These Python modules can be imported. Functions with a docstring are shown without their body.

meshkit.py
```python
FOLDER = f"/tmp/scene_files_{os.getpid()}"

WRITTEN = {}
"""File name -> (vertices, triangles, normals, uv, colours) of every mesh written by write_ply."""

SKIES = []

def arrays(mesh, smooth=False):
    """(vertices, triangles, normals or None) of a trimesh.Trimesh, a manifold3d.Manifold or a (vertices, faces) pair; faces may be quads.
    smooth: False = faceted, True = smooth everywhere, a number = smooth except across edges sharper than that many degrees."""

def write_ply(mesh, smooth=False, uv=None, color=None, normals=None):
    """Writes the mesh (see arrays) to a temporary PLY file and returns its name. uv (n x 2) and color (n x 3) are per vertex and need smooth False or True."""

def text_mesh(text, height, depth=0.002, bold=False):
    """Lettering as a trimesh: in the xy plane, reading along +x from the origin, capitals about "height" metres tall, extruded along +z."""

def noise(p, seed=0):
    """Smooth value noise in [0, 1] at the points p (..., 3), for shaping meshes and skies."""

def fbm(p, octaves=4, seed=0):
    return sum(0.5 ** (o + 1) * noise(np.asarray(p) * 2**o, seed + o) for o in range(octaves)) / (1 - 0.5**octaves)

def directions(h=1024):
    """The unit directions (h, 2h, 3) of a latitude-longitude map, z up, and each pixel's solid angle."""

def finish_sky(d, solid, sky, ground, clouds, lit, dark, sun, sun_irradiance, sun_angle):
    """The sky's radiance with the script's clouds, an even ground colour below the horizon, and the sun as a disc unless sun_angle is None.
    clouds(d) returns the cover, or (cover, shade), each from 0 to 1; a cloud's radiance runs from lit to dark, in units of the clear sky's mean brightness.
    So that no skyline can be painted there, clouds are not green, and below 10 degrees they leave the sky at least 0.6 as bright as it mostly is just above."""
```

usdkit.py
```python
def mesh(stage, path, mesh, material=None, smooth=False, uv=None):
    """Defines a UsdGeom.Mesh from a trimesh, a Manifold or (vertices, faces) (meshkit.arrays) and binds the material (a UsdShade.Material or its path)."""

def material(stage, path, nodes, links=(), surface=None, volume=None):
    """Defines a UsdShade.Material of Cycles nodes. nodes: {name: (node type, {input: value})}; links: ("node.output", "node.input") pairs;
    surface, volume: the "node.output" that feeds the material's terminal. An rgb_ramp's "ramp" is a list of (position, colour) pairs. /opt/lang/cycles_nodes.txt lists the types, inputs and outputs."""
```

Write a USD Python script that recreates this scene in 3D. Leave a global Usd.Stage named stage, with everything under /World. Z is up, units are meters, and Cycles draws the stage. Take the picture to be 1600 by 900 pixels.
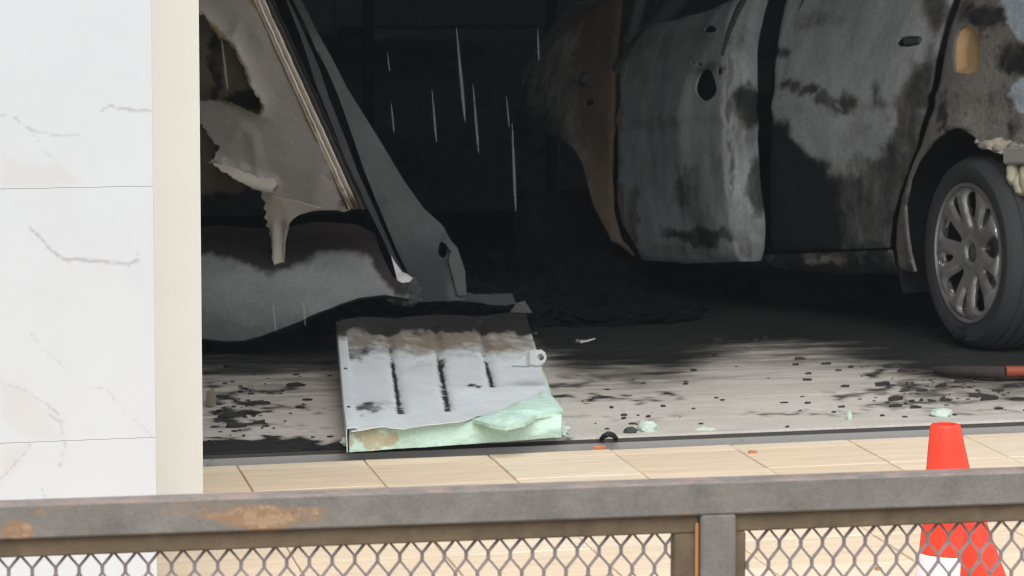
import math, random
import numpy as np, trimesh, shapely, manifold3d
from shapely.geometry import Polygon, LineString, Point, box as sbox
from shapely.ops import unary_union
from scipy.spatial import Delaunay
import usdkit, meshkit
from meshkit import fbm, noise
from pxr import Usd, UsdGeom, UsdLux, UsdShade, Sdf, Gf, Vt

stage = Usd.Stage.CreateInMemory()
UsdGeom.SetStageUpAxis(stage, UsdGeom.Tokens.z)
UsdGeom.SetStageMetersPerUnit(stage, 1.0)
UsdGeom.Xform.Define(stage, '/World')
UsdGeom.Scope.Define(stage, '/World/Looks')

# ------------------------------------------------------------------ camera, sky, sun
CAM = np.array([-2.77720206, -9.91752128, 1.52])
YAW, PITCH, FPX = 0.27303638848, math.atan(560 / 5500), 5500.0
EXPOSURE = 0.85
SKY_STRENGTH = 0.10
HAZE = 0.0007
SUN_INTENSITY = 0.36
SUN_ELEV, SUN_AZ = math.radians(44), math.radians(196)      # azimuth from +y towards +x

cR = np.array([math.cos(YAW), -math.sin(YAW), 0.0])
cF = np.array([math.sin(YAW) * math.cos(PITCH), math.cos(YAW) * math.cos(PITCH), -math.sin(PITCH)])
cU = np.cross(cR, cF)
camera = UsdGeom.Camera.Define(stage, '/World/camera')
camera.CreateHorizontalApertureAttr(36.0)
camera.CreateVerticalApertureAttr(20.25)
camera.CreateFocalLengthAttr(36.0 * FPX / 1600)
camera.CreateClippingRangeAttr(Gf.Vec2f(0.1, 500))
camera.CreateFStopAttr(15.0)
camera.CreateFocusDistanceAttr(7.6)
camera.CreateExposureAttr(EXPOSURE)
m4 = Gf.Matrix4d(*[float(x) for x in (*cR, 0, *cU, 0, *(-cF), 0, *CAM, 1)])
camera.AddTransformOp().Set(m4)

sun_dir = np.array([math.sin(SUN_AZ) * math.cos(SUN_ELEV), math.cos(SUN_AZ) * math.cos(SUN_ELEV), math.sin(SUN_ELEV)])
sky_mat = usdkit.material(stage, '/World/Looks/overcast_sky', {
    'tc': ('texture_coordinate', {}),
    'sky': ('sky_texture', {'sky_type': 'single_scattering', 'sun_disc': False, 'sun_elevation': SUN_ELEV, 'sun_rotation': SUN_AZ}),
    'n': ('noise_texture', {'scale': 2.2, 'detail': 5.0, 'roughness': 0.6}),
    'cl': ('rgb_ramp', {'ramp': [(0.3, (6.2, 6.5, 6.9)), (0.7, (8.6, 8.8, 9.0))]}),
    'mx': ('mix_color', {'fac': 0.93, 'use_clamp': False}),
    'bg': ('background_shader', {'strength': SKY_STRENGTH})},
    [('tc.generated', 'n.vector'), ('n.fac', 'cl.fac'), ('sky.color', 'mx.a'), ('cl.color', 'mx.b'), ('mx.result', 'bg.color')], surface='bg.background')
dome = UsdLux.DomeLight.Define(stage, '/World/sky')
UsdShade.MaterialBindingAPI.Apply(dome.GetPrim()).Bind(sky_mat)
dome.GetPrim().SetCustomDataByKey('kind', 'structure')
sun = UsdLux.DistantLight.Define(stage, '/World/sun')
sun.CreateNormalizeAttr(True); sun.CreateIntensityAttr(SUN_INTENSITY); sun.CreateAngleAttr(45.0)
sun.CreateColorAttr(Gf.Vec3f(1.0, 0.98, 0.95))
zx = np.cross([0, 0, 1.0], sun_dir); zx /= np.linalg.norm(zx); zy = np.cross(sun_dir, zx)
sun.AddTransformOp().Set(Gf.Matrix4d(*[float(x) for x in (*zx, 0, *zy, 0, *sun_dir, 0, 0, 0, 20, 1)]))

# ------------------------------------------------------------------ measuring helpers (survey of the photograph -> world points)
def rays(p):
    p = np.atleast_2d(np.asarray(p, float))
    return cF + np.outer(p[:, 0] - 800, cR) / FPX - np.outer(p[:, 1] - 450, cU) / FPX
def on_plane(p, point, normal):
    r = rays(p); t = ((np.asarray(point) - CAM) @ normal) / (r @ normal)
    return CAM + r * t[:, None]
def ground(x, y, z=0.0): return on_plane([(x, y)], (0, 0, z), np.array([0, 0, 1.0]))[0]
def at_depth(x, y, d): return CAM + rays([(x, y)])[0] * d
def proj(P):
    q = np.atleast_2d(P) - CAM; d = q @ cF
    return np.stack([800 + FPX * (q @ cR) / d, 450 - FPX * (q @ cU) / d], 1)

# ------------------------------------------------------------------ scene-writing helpers
taken = {}
def numbered(path):
    k = taken.get(path, -1) + 1; taken[path] = k
    return path if k == 0 else f'{path}_{k:03d}'
LOC = {}
def keys(prim, label=None, cat=None, group=None, kind=None):
    for k, v in (('label', label), ('category', cat), ('group', group), ('kind', kind)):
        if v: prim.SetCustomDataByKey(k, v)
    return prim
def thing(name, label=None, cat=None, loc=(0, 0, 0), group=None, kind=None, parent='/World'):
    path = numbered(f'{parent}/{name}')
    x = UsdGeom.Xform.Define(stage, path); loc = np.asarray(loc, float)
    x.AddTranslateOp().Set(Gf.Vec3d(*loc.tolist())); LOC[path] = loc
    keys(x.GetPrim(), label, cat, group, kind)
    return path
def obj(name, mesh, mat, parent='/World', smooth=False, attrs=None, label=None, cat=None, group=None, kind=None):
    """one Mesh prim; mesh is in world coordinates, moved into its thing's frame"""
    path = numbered(f'{parent}/{name}')
    loc = LOC.get(parent, np.zeros(3)); 
    if parent == '/World' or parent not in LOC: loc = LOC.get(parent, np.zeros(3))
    LOC[path] = loc
    v, f, n = meshkit.arrays(mesh, smooth)
    m = usdkit.mesh(stage, path, (v - loc, f), MATS[mat], smooth=False)
    if n is not None:
        m.CreateNormalsAttr(Vt.Vec3fArray.FromNumpy(n.astype(np.float32))); m.SetNormalsInterpolation('vertex')
    for k, a in (attrs or {}).items():
        UsdGeom.PrimvarsAPI(m).CreatePrimvar(k, Sdf.ValueTypeNames.FloatArray, 'vertex').Set(Vt.FloatArray.FromNumpy(np.clip(a, 0, 1).astype(np.float32)))
    keys(m.GetPrim(), label, cat, group, kind)
    return path
cat_ = trimesh.util.concatenate
def bx(x0, x1, y0, y1, z0, z1):
    b = trimesh.creation.box((x1 - x0, y1 - y0, z1 - z0)); b.apply_translation(((x0 + x1) / 2, (y0 + y1) / 2, (z0 + z1) / 2)); return b
def frame_box(o, ax, ay, az, x0, x1, y0, y1, z0, z1, bev=0.0):
    """box in the frame o, ax, ay, az, with chamfered edges"""
    if bev > 0:
        pts = []
        for sx in (0, 1):
            for sy in (0, 1):
                for sz in (0, 1):
                    c = np.array([(x0, x1)[sx], (y0, y1)[sy], (z0, z1)[sz]]); s = np.array([1 - 2 * sx, 1 - 2 * sy, 1 - 2 * sz]) * bev
                    for k in range(3):
                        q = c.copy(); q[(k + 1) % 3] += s[(k + 1) % 3]; q[(k + 2) % 3] += s[(k + 2) % 3]; pts.append(q)
        b = trimesh.convex.convex_hull(np.array(pts))
    else:
        b = bx(x0, x1, y0, y1, z0, z1)
    v = np.array(b.vertices)
    return trimesh.Trimesh(o + v[:, :1] * ax + v[:, 1:2] * ay + v[:, 2:] * az, b.faces, process=False)
def tube(points, r, n=8):
    points = np.asarray(points, float); rs = np.broadcast_to(np.asarray(r, float), len(points))
    V = []; up = np.array([0.31, 0.17, 0.93])
    for i, p in enumerate(points):
        t = points[min(i + 1, len(points) - 1)] - points[max(i - 1, 0)]; t /= np.linalg.norm(t) + 1e-12
        a = np.cross(t, up); a /= np.linalg.norm(a) + 1e-12; b = np.cross(t, a)
        th = np.arange(n) * 2 * math.pi / n
        V.append(p + rs[i] * (np.outer(np.cos(th), a) + np.outer(np.sin(th), b)))
    V = np.vstack(V + [points[:1], points[-1:]]); F = []; L = len(points)
    for i in range(L - 1):
        for k in range(n):
            a, b = i * n + k, i * n + (k + 1) % n; F += [[a, b, b + n], [a, b + n, a + n]]
    for k in range(n):
        F += [[L * n, (k + 1) % n, k], [L * n + 1, (L - 1) * n + k, (L - 1) * n + (k + 1) % n]]
    return trimesh.Trimesh(V, F, process=False)
def lumpy(center, size, seed, sub=2, amp=0.35, freq=2.0, flat=None):
    s = trimesh.creation.icosphere(subdivisions=sub); v = np.array(s.vertices)
    v *= (1 + amp * (fbm(v * freq + seed * 7.3 + 50, 3, seed) * 2 - 1))[:, None]
    v = np.round(v * 1.0, 6) * np.asarray(size)
    if flat is not None: v[:, 2] = np.maximum(v[:, 2], flat * size[2])
    return trimesh.Trimesh(v + np.asarray(center), s.faces, process=False)

def plate(poly, res, seed=0, grid=None):
    """dense triangulation of a shapely polygon -> (points2d, triangles)"""
    rng = np.random.default_rng(seed)
    poly = shapely.segmentize(poly, res)
    rings = [np.array(poly.exterior.coords)[:-1]] + [np.array(r.coords)[:-1] for r in poly.interiors]
    bd = np.vstack(rings)
    x0, y0, x1, y1 = poly.bounds
    gx, gy = np.meshgrid(np.arange(x0, x1, res), np.arange(y0, y1, res))
    g = np.stack([gx.ravel(), gy.ravel()], 1) + rng.uniform(-.25, .25, (gx.size, 2)) * res
    inner = poly.buffer(-res * .45)
    g = g[shapely.contains_xy(inner, g[:, 0], g[:, 1])]
    pts = np.vstack([bd, g])
    tri = Delaunay(pts).simplices
    c = pts[tri].mean(1)
    e1, e2 = pts[tri[:, 1]] - pts[tri[:, 0]], pts[tri[:, 2]] - pts[tri[:, 0]]
    area = e1[:, 0] * e2[:, 1] - e1[:, 1] * e2[:, 0]
    ok = shapely.contains_xy(poly, c[:, 0], c[:, 1]) & (np.abs(area) > res * res * 1e-4)
    tri = tri[ok]; area = area[ok]
    tri[area < 0] = tri[area < 0][:, ::-1]
    return pts, tri
def shell(P, tri, thick, toward):
    """sheet of 3D points P with thickness, front facing 'toward'; returns (vertices, faces, normals, source index)"""
    n = np.zeros_like(P); fn = np.cross(P[tri[:, 1]] - P[tri[:, 0]], P[tri[:, 2]] - P[tri[:, 0]])
    if (fn.sum(0) @ np.asarray(toward)) < 0: tri = tri[:, ::-1]; fn = -fn
    for k in range(3): np.add.at(n, tri[:, k], fn)
    n /= np.linalg.norm(n, axis=1, keepdims=True) + 1e-20
    B = P - n * thick; N = len(P)
    E = np.vstack([tri[:, [0, 1]], tri[:, [1, 2]], tri[:, [2, 0]]])
    S = set(map(tuple, E.tolist())); be = np.array([e for e in S if (e[1], e[0]) not in S])
    m = len(be); a, b = be[:, 0], be[:, 1]
    W = np.vstack([P[a], P[b], B[b], B[a]]); base = 2 * N
    i = np.arange(m)
    F = np.vstack([tri, tri[:, ::-1] + N, np.stack([base + i + m, base + i, base + i + 3 * m], 1), np.stack([base + i + m, base + i + 3 * m, base + i + 2 * m], 1)])
    wn = np.cross(P[b] - P[a], n[a]); wn /= np.linalg.norm(wn, axis=1, keepdims=True) + 1e-20
    nn = np.vstack([n, -n, wn, wn, wn, wn])
    return np.vstack([P, B, W]), F, nn, np.concatenate([np.arange(N), np.arange(N), a, b, b, a])
def sheet(name, P, tri, thick, toward, mat, parent, attrs=None, **kw):
    V, F, nn, src = shell(P, tri, thick, toward)
    path = obj(name, (V, F), mat, parent, attrs={k: a[src] for k, a in (attrs or {}).items()}, **kw)
    m = UsdGeom.Mesh(stage.GetPrimAtPath(path))
    m.CreateNormalsAttr(Vt.Vec3fArray.FromNumpy(nn.astype(np.float32))); m.SetNormalsInterpolation('vertex')
    return path
sm = lambda x, a, b: (lambda t: t * t * (3 - 2 * t))(np.clip((x - a) / (b - a), 0, 1))
def warp(q):
    z = np.zeros((len(q), 1)); out = np.array(q, float)
    for f, a in ((.022, 24), (.07, 16), (.2, 8)):
        out += a * (np.c_[fbm(np.c_[q * f, z], 2, 31), fbm(np.c_[q * f, z + 7], 2, 37)] - .5)
    return out
def blobs(q, lst):
    """soot marks on a surface: (centre x, centre y, radius x, radius y, strength)"""
    out = np.zeros(len(q)); q = warp(q)
    for cx, cy, rx, ry, s in lst:
        d = np.hypot((q[:, 0] - cx) / rx, (q[:, 1] - cy) / ry); out = np.maximum(out, s * (1 - sm(d, .45, 1.35)))
    return out
def inpoly(q, pts, soft):
    if soft > 1: q = warp(q)
    p = Polygon(pts).buffer(0); d = shapely.distance(p.boundary, shapely.points(q)); d = np.where(shapely.contains_xy(p, q[:, 0], q[:, 1]), d, -d)
    return sm(d, -soft, soft)

# ------------------------------------------------------------------ materials
MATS = {}
def weathered(name, base, layers=(), rough=0.7, metallic=0.0, bump=0.0, bump_scale=60.0, var=0.0, var_scale=5.0, spec=0.3, stretch=(1, 1, 1), rot=0.0, grain=0.0, grain_scale=90.0, **extra):
    """base colour with layers (attribute or None, colour, noise scale, noise amount, bias, softness, stretch); only colour, grain and wear"""
    nodes = {'geo': ('geometry', {}), 'p': ('principled_bsdf', {'roughness': rough, 'metallic': metallic, 'specular_ior_level': spec, **extra}), 'c0': ('color', {'value': base})}
    links, cur = [], 'c0.color'
    if var:
        nodes.update({'vm': ('mapping', {'scale': stretch, 'rotation': (0, 0, rot)}), 'vn': ('noise_texture', {'scale': var_scale, 'detail': 6.0, 'roughness': .65}),
                      'vr': ('map_range', {'from_min': .3, 'from_max': .7, 'to_min': 1 - var, 'to_max': 1 + var}), 'vc': ('combine_color', {}), 'vx': ('mix_color', {'blend_type': 'multiply', 'fac': 1.0, 'use_clamp': False})})
        links += [('geo.position', 'vm.vector'), ('vm.vector', 'vn.vector'), ('vn.fac', 'vr.value'), ('vr.result', 'vc.r'), ('vr.result', 'vc.g'), ('vr.result', 'vc.b'), (cur, 'vx.a'), ('vc.color', 'vx.b')]
        cur = 'vx.result'
    for i, (attr, col, ns, amt, bias, soft, st) in enumerate(layers):
        nodes.update({f'm{i}': ('mapping', {'scale': st, 'rotation': (0, 0, rot), 'location': (i * 3.1, i * 1.7, i * 2.3)}), f'n{i}': ('noise_texture', {'scale': ns, 'detail': 9.0, 'roughness': .70 if attr else .64}),
                      f'a{i}': ('math', {'math_type': 'multiply_add', 'value2': amt * (2.1 if attr else 1.25), 'value3': bias - .5 * amt * (2.1 if attr else 1.25)}), f's{i}': ('map_range', {'range_type': 'smoothstep', 'from_min': .5 - soft, 'from_max': .5 + soft}),
                      f'x{i}': ('mix_color', {'b': col, 'use_clamp': False})})
        links += [('geo.position', f'm{i}.vector'), (f'm{i}.vector', f'n{i}.vector'), (f'n{i}.fac', f'a{i}.value1')]
        if attr:
            nodes.update({f't{i}': ('attribute', {'attribute': attr}), f'd{i}': ('math', {'math_type': 'add'})})
            links += [(f't{i}.fac', f'd{i}.value1'), (f'a{i}.value', f'd{i}.value2'), (f'd{i}.value', f's{i}.value')]
        else:
            links += [(f'a{i}.value', f's{i}.value')]
        links += [(f's{i}.result', f'x{i}.fac'), (cur, f'x{i}.a')]; cur = f'x{i}.result'
    if grain:
        nodes.update({'gn': ('noise_texture', {'scale': grain_scale, 'detail': 4.0, 'roughness': .7}), 'gr': ('map_range', {'from_min': .25, 'from_max': .75, 'to_min': 1 - grain, 'to_max': 1 + grain}),
                      'gc': ('combine_color', {}), 'gx': ('mix_color', {'blend_type': 'multiply', 'fac': 1.0, 'use_clamp': False})})
        links += [('geo.position', 'gn.vector'), ('gn.fac', 'gr.value'), ('gr.result', 'gc.r'), ('gr.result', 'gc.g'), ('gr.result', 'gc.b'), (cur, 'gx.a'), ('gc.color', 'gx.b')]
        cur = 'gx.result'
    links.append((cur, 'p.base_color'))
    if bump:
        nodes.update({'bn': ('noise_texture', {'scale': bump_scale, 'detail': 5.0, 'roughness': .6}), 'b': ('bump', {'strength': 1.0, 'distance': bump})})
        links += [('geo.position', 'bn.vector'), ('bn.fac', 'b.height'), ('b.normal', 'p.normal')]
    MATS[name] = usdkit.material(stage, f'/World/Looks/{name}', nodes, links, surface='p.BSDF')
ONE = (1, 1, 1)
SOOT = (.013, .0145, .016)
weathered('road', (.16, .155, .15), rough=.8, var=.25, var_scale=2, bump=.004)
for k, c in enumerate([(.71, .575, .42), (.74, .605, .45), (.69, .555, .405), (.73, .615, .47)]):
    weathered(f'paver_{k}', c, [(None, (.60, .37, .20), 5, 1.0, .12 + .03 * k, .25, (.8, 5, 1)), (None, (.50, .39, .27), 9, 1.3, -.02, .25, (.6, 3, 1)), (None, (.36, .28, .19), 4, 1.4, -.10, .16, (1, 1.6, 1)), (None, (.20, .17, .14), 30, 1.2, -.13, .06, (.8, 2, 1))], rough=.72, var=.10, var_scale=6, stretch=(.7, 5, 1), bump=.002, bump_scale=70)
weathered('paver_joint', (.40, .30, .20), rough=.9, var=.3, var_scale=20)
for k, c in enumerate([(.545, .505, .46), (.565, .525, .48), (.53, .49, .445)]):
    weathered(f'garage_floor_{k}', c, [('soot', (.17, .155, .13), 6, .9, .05, .45, (.5, 1.6, 1)), ('soot', SOOT, 5, .7, -.12, .25, (.5, 2, 1)), (None, (.16, .15, .14), 26, 1.2, -.17, .08, (.45, 2.2, 1)), ('soot', (.03, .03, .03), 42, 1.1, -.32, .06, (.35, 2.0, 1))],
              rough=.62, var=.09, var_scale=4, stretch=(.8, 1.6, 1), bump=.002, bump_scale=35, grain=.12, grain_scale=60, spec=.10)
weathered('floor_joint', (.07, .065, .06), rough=.9)
weathered('channel_steel', (.022, .023, .024), [(None, SOOT, 14, 1.3, .08, .15, (1, 3, 1)), (None, (.20, .20, .19), 22, 1.2, -.22, .08, (.6, 2, 1))], rough=.8, spec=.1)
weathered('pale_edge', (.34, .33, .31), [(None, (.05, .05, .05), 7, 1.5, .12, .1, ONE)], rough=.5, metallic=.3)
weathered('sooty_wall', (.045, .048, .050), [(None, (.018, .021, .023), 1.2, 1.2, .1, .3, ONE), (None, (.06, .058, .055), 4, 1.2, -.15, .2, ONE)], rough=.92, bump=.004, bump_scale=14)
weathered('plaster', (.62, .61, .58), rough=.85, var=.08)
weathered('cream_paint', (.70, .70, .645), [(None, (.675, .66, .59), 3, 1.0, .05, .3, (1, 1, .4)), (None, (.40, .36, .28), 14, 1.2, -.23, .06, ONE)], rough=.5, var=.02, bump=.0008, bump_scale=25)
weathered('marble', (.50, .52, .54), [('cloud', (.485, .475, .47), 5, .4, -.05, .4, ONE), ('vein', (.36, .35, .37), 22, .5, .0, .5, ONE)], rough=.22, var=.02, var_scale=3, spec=.5)
weathered('grout', (.62, .60, .59), rough=.9)
weathered('rail_steel', (.160, .149, .137), [('rust', (.25, .155, .09), 22, 1.0, -.06, .32, (1, 1, 1.6)), ('rust', (.32, .22, .14), 40, 1.2, -.36, .16, ONE), (None, (.085, .08, .074), 18, 1.3, -.02, .2, ONE), (None, (.24, .22, .20), 30, 1.3, -.12, .14, ONE), (None, (.13, .085, .06), 60, 1.3, -.14, .08, ONE), (None, (.48, .46, .43), 55, 1.2, -.245, .03, ONE), ('edge', (.30, .21, .18), 20, .6, .0, .2, ONE)], rough=.6, var=.25, var_scale=14, bump=.0012, bump_scale=140, metallic=.1, grain=.15, grain_scale=260)
weathered('frame_rust', (.115, .085, .055), [(None, (.19, .10, .05), 20, 1.1, .05, .2, ONE), (None, (.06, .05, .04), 30, 1.1, .0, .15, ONE)], rough=.8, var=.25, var_scale=25, bump=.0008, bump_scale=160)
weathered('weld_rust', (.40, .19, .06), [(None, (.62, .55, .42), 40, 1.1, -.02, .1, ONE)], rough=.75, bump=.001, bump_scale=200)
weathered('mesh_steel', (.20, .165, .16), [(None, (.16, .08, .045), 30, 1.1, .0, .2, ONE)], rough=.65, var=.2, var_scale=30)
weathered('cone_red', (.74, .045, .018), [(None, (.45, .03, .02), 16, 1.3, -.14, .12, ONE), (None, (.12, .05, .04), 40, 1.2, -.225, .05, ONE)], rough=.45, var=.08, var_scale=12, bump=.0008, bump_scale=40, spec=.4)
weathered('cone_band', (.80, .76, .79), rough=.35, var=.04, var_scale=18)
weathered('cone_base', (.035, .033, .032), rough=.7, var=.2)
# burnt things
weathered('burnt_panel', (.345, .36, .365), [(None, (.50, .495, .48), 5, 1.7, -.06, .3, (1, 1, .6)), (None, (.20, .195, .19), 7, 1.7, -.06, .3, (1, 1, .7)), ('rust', (.17, .128, .09), 9, .6, -.08, .32, (1.5, 1.5, .25)), ('soot', (.11, .104, .095), 8, .55, .04, .40, (1, 1, .6)), ('soot', (.036, .035, .034), 12, .5, -.10, .30, (1, 1, .7)), ('soot', SOOT, 9, .45, -.20, .25, (1, 1, .8)), (None, (.09, .088, .085), 30, 1.2, -.22, .08, (1, 1, .6)), (None, (.42, .41, .40), 46, 1.2, -.25, .05, ONE)],
          rough=.66, var=.12, var_scale=6, stretch=(1.3, 1.3, .6), bump=.004, bump_scale=30, spec=.22, grain=.22, grain_scale=95)
weathered('burnt_brown', (.175, .163, .145), [('soot', (.07, .062, .052), 9, 1.0, -.02, .26, ONE), ('soot', SOOT, 9, .9, -.16, .22, ONE), (None, (.30, .275, .24), 12, 1.3, -.10, .14, ONE), ('pale', (.33, .38, .43), 9, .6, -.05, .25, ONE), ('melt', (.50, .45, .35), 22, .9, -.12, .16, ONE), (None, (.04, .036, .032), 34, 1.3, -.12, .08, ONE)],
          rough=.75, var=.3, var_scale=9, bump=.007, bump_scale=32, spec=.2, grain=.3, grain_scale=95)
weathered('soot_black', (.013, .014, .015), [(None, (.035, .034, .032), 12, 1.1, -.05, .2, ONE)], rough=.9, bump=.004, bump_scale=30, spec=.08)
weathered('heap_black', (.007, .0075, .008), rough=.95, bump=.004, bump_scale=40, spec=.06)
weathered('soot_grey', (.055, .056, .057), [(None, (.014, .015, .016), 9, 1.2, .1, .25, ONE), (None, (.13, .13, .125), 16, 1.1, -.15, .12, ONE)], rough=.85, bump=.003, bump_scale=40)
weathered('filler_tan', (.40, .265, .13), [(None, (.52, .34, .17), 14, 1.0, .0, .3, ONE), (None, (.25, .12, .05), 20, 1.1, -.1, .2, ONE)], rough=.6)
weathered('melted_plastic', (.50, .47, .34), [(None, (.30, .14, .05), 16, 1.1, -.08, .12, ONE), (None, (.10, .09, .08), 20, 1.1, -.08, .12, ONE)], rough=.5, bump=.004, bump_scale=40)
weathered('pale_plastic', (.27, .26, .24), [(None, (.16, .15, .14), 22, 1.2, .02, .15, ONE)], rough=.6, bump=.003, bump_scale=50)
weathered('tyre', (.036, .037, .039), [(None, (.055, .054, .052), 10, 1.1, .0, .25, ONE)], rough=.8, bump=.001, bump_scale=60)
weathered('rim_alloy', (.54, .53, .51), [(None, (.17, .16, .15), 14, 1.1, .0, .25, ONE)], rough=.24, metallic=.75, var=.2, var_scale=16)
weathered('rim_bright', (.62, .62, .62), [(None, (.14, .135, .13), 16, 1.3, .02, .12, ONE)], rough=.25, metallic=.85)
weathered('beige_skin', (.46, .435, .395), [(None, (.40, .37, .33), 3, 1.1, .05, .35, ONE), ('soot', (.19, .14, .08), 12, .7, -.05, .22, ONE), ('soot', (.025, .022, .02), 12, .7, -.25, .14, ONE)], rough=.65, var=.10, var_scale=4, bump=.003, bump_scale=18, grain=.10, grain_scale=70)
weathered('charred_foam', (.15, .135, .085), [(None, (.06, .055, .04), 5, 1.1, -.05, .3, ONE), ('soot', (.016, .014, .014), 6, .6, -.05, .25, ONE)], rough=.95, bump=.006, bump_scale=35)
weathered('layered_edge', (.25, .195, .13), [(None, (.46, .39, .30), 9, 1.3, .0, .2, ONE), (None, (.08, .05, .032), 11, 1.4, .05, .14, ONE), ('soot', (.03, .024, .02), 10, .8, -.05, .2, ONE)], rough=.85, bump=.004, bump_scale=50)
weathered('torn_lining', (.55, .51, .43), [('soot', (.03, .026, .022), 14, .7, -.1, .15, ONE), (None, (.35, .30, .23), 12, 1.1, -.05, .2, ONE)], rough=.8)
weathered('grey_sheet', (.20, .207, .205), [(None, (.145, .15, .15), 5, 1.1, .05, .3, ONE), ('soot', (.022, .018, .018), 8, .8, -.05, .3, ONE)], rough=.65, var=.14, var_scale=5, bump=.003, bump_scale=22, grain=.14, grain_scale=70)
weathered('beam_steel', (.066, .069, .069), [(None, (.045, .046, .047), 8, 1.1, .0, .3, (1, 1, .5)), ('soot', (.022, .023, .024), 5, .5, -.05, .4, ONE)], rough=.65, metallic=.1, var=.2, var_scale=10, bump=.002, bump_scale=30, grain=.15)
weathered('slab_skin', (.64, .675, .70), [('rust', (.25, .19, .125), 16, .7, -.02, .36, (1, .4, 1)), ('soot', (.22, .22, .21), 20, .6, -.02, .30, (1, .4, 1)), ('soot', (.028, .026, .025), 24, .5, -.17, .17, (1, .4, 1)), (None, (.14, .14, .15), 36, 1.2, -.19, .05, (1, .5, 1)), (None, (.40, .41, .41), 9, 1.2, -.08, .25, (.6, .4, 1))],
          rough=.5, var=.08, var_scale=7, stretch=(.8, .5, 1), bump=.003, bump_scale=40, grain=.09, grain_scale=110)
weathered('mint_foam', (.49, .66, .57), [(None, (.54, .72, .63), 12, 1.1, .0, .3, ONE), ('soot', (.42, .38, .26), 22, .9, -.05, .2, ONE), (None, (.30, .36, .29), 34, 1.3, -.14, .1, ONE)], rough=.9, bump=.005, bump_scale=60, grain=.10, grain_scale=120)
weathered('mint_chip', (.47, .55, .48), [(None, (.22, .24, .20), 30, 1.3, .02, .15, ONE), (None, (.45, .38, .25), 22, 1.2, -.12, .15, ONE)], rough=.85, bump=.003, bump_scale=80)
weathered('char', (.024, .023, .022), [(None, (.085, .08, .07), 30, 1.1, -.05, .2, ONE)], rough=.7)
weathered('char_brown', (.036, .029, .027), [(None, (.09, .07, .062), 22, 1.3, -.06, .15, ONE)], rough=.85, var=.3, var_scale=40)
weathered('terracotta', (.46, .17, .08), [(None, (.22, .10, .06), 40, 1.1, -.05, .2, ONE)], rough=.85)
weathered('white_bracket', (.33, .355, .355), [(None, (.20, .20, .19), 28, 1.3, .0, .15, ONE)], rough=.45)
weathered('red_plastic', (.24, .055, .03), [(None, (.04, .022, .02), 18, 1.5, .20, .2, ONE)], rough=.6)
weathered('light_shard', (.50, .47, .48), rough=.4, var=.15, var_scale=30)
MATS['rain_water'] = usdkit.material(stage, '/World/Looks/rain_water', {'t': ('transparent_bsdf', {'color': (.96, .98, .98)}), 'g': ('glossy_bsdf', {'color': (.55, .62, .64), 'roughness': .35}), 'm': ('mix_closure', {'fac': .045})}, [('t.BSDF', 'm.closure1'), ('g.BSDF', 'm.closure2')], surface='m.closure')

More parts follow.
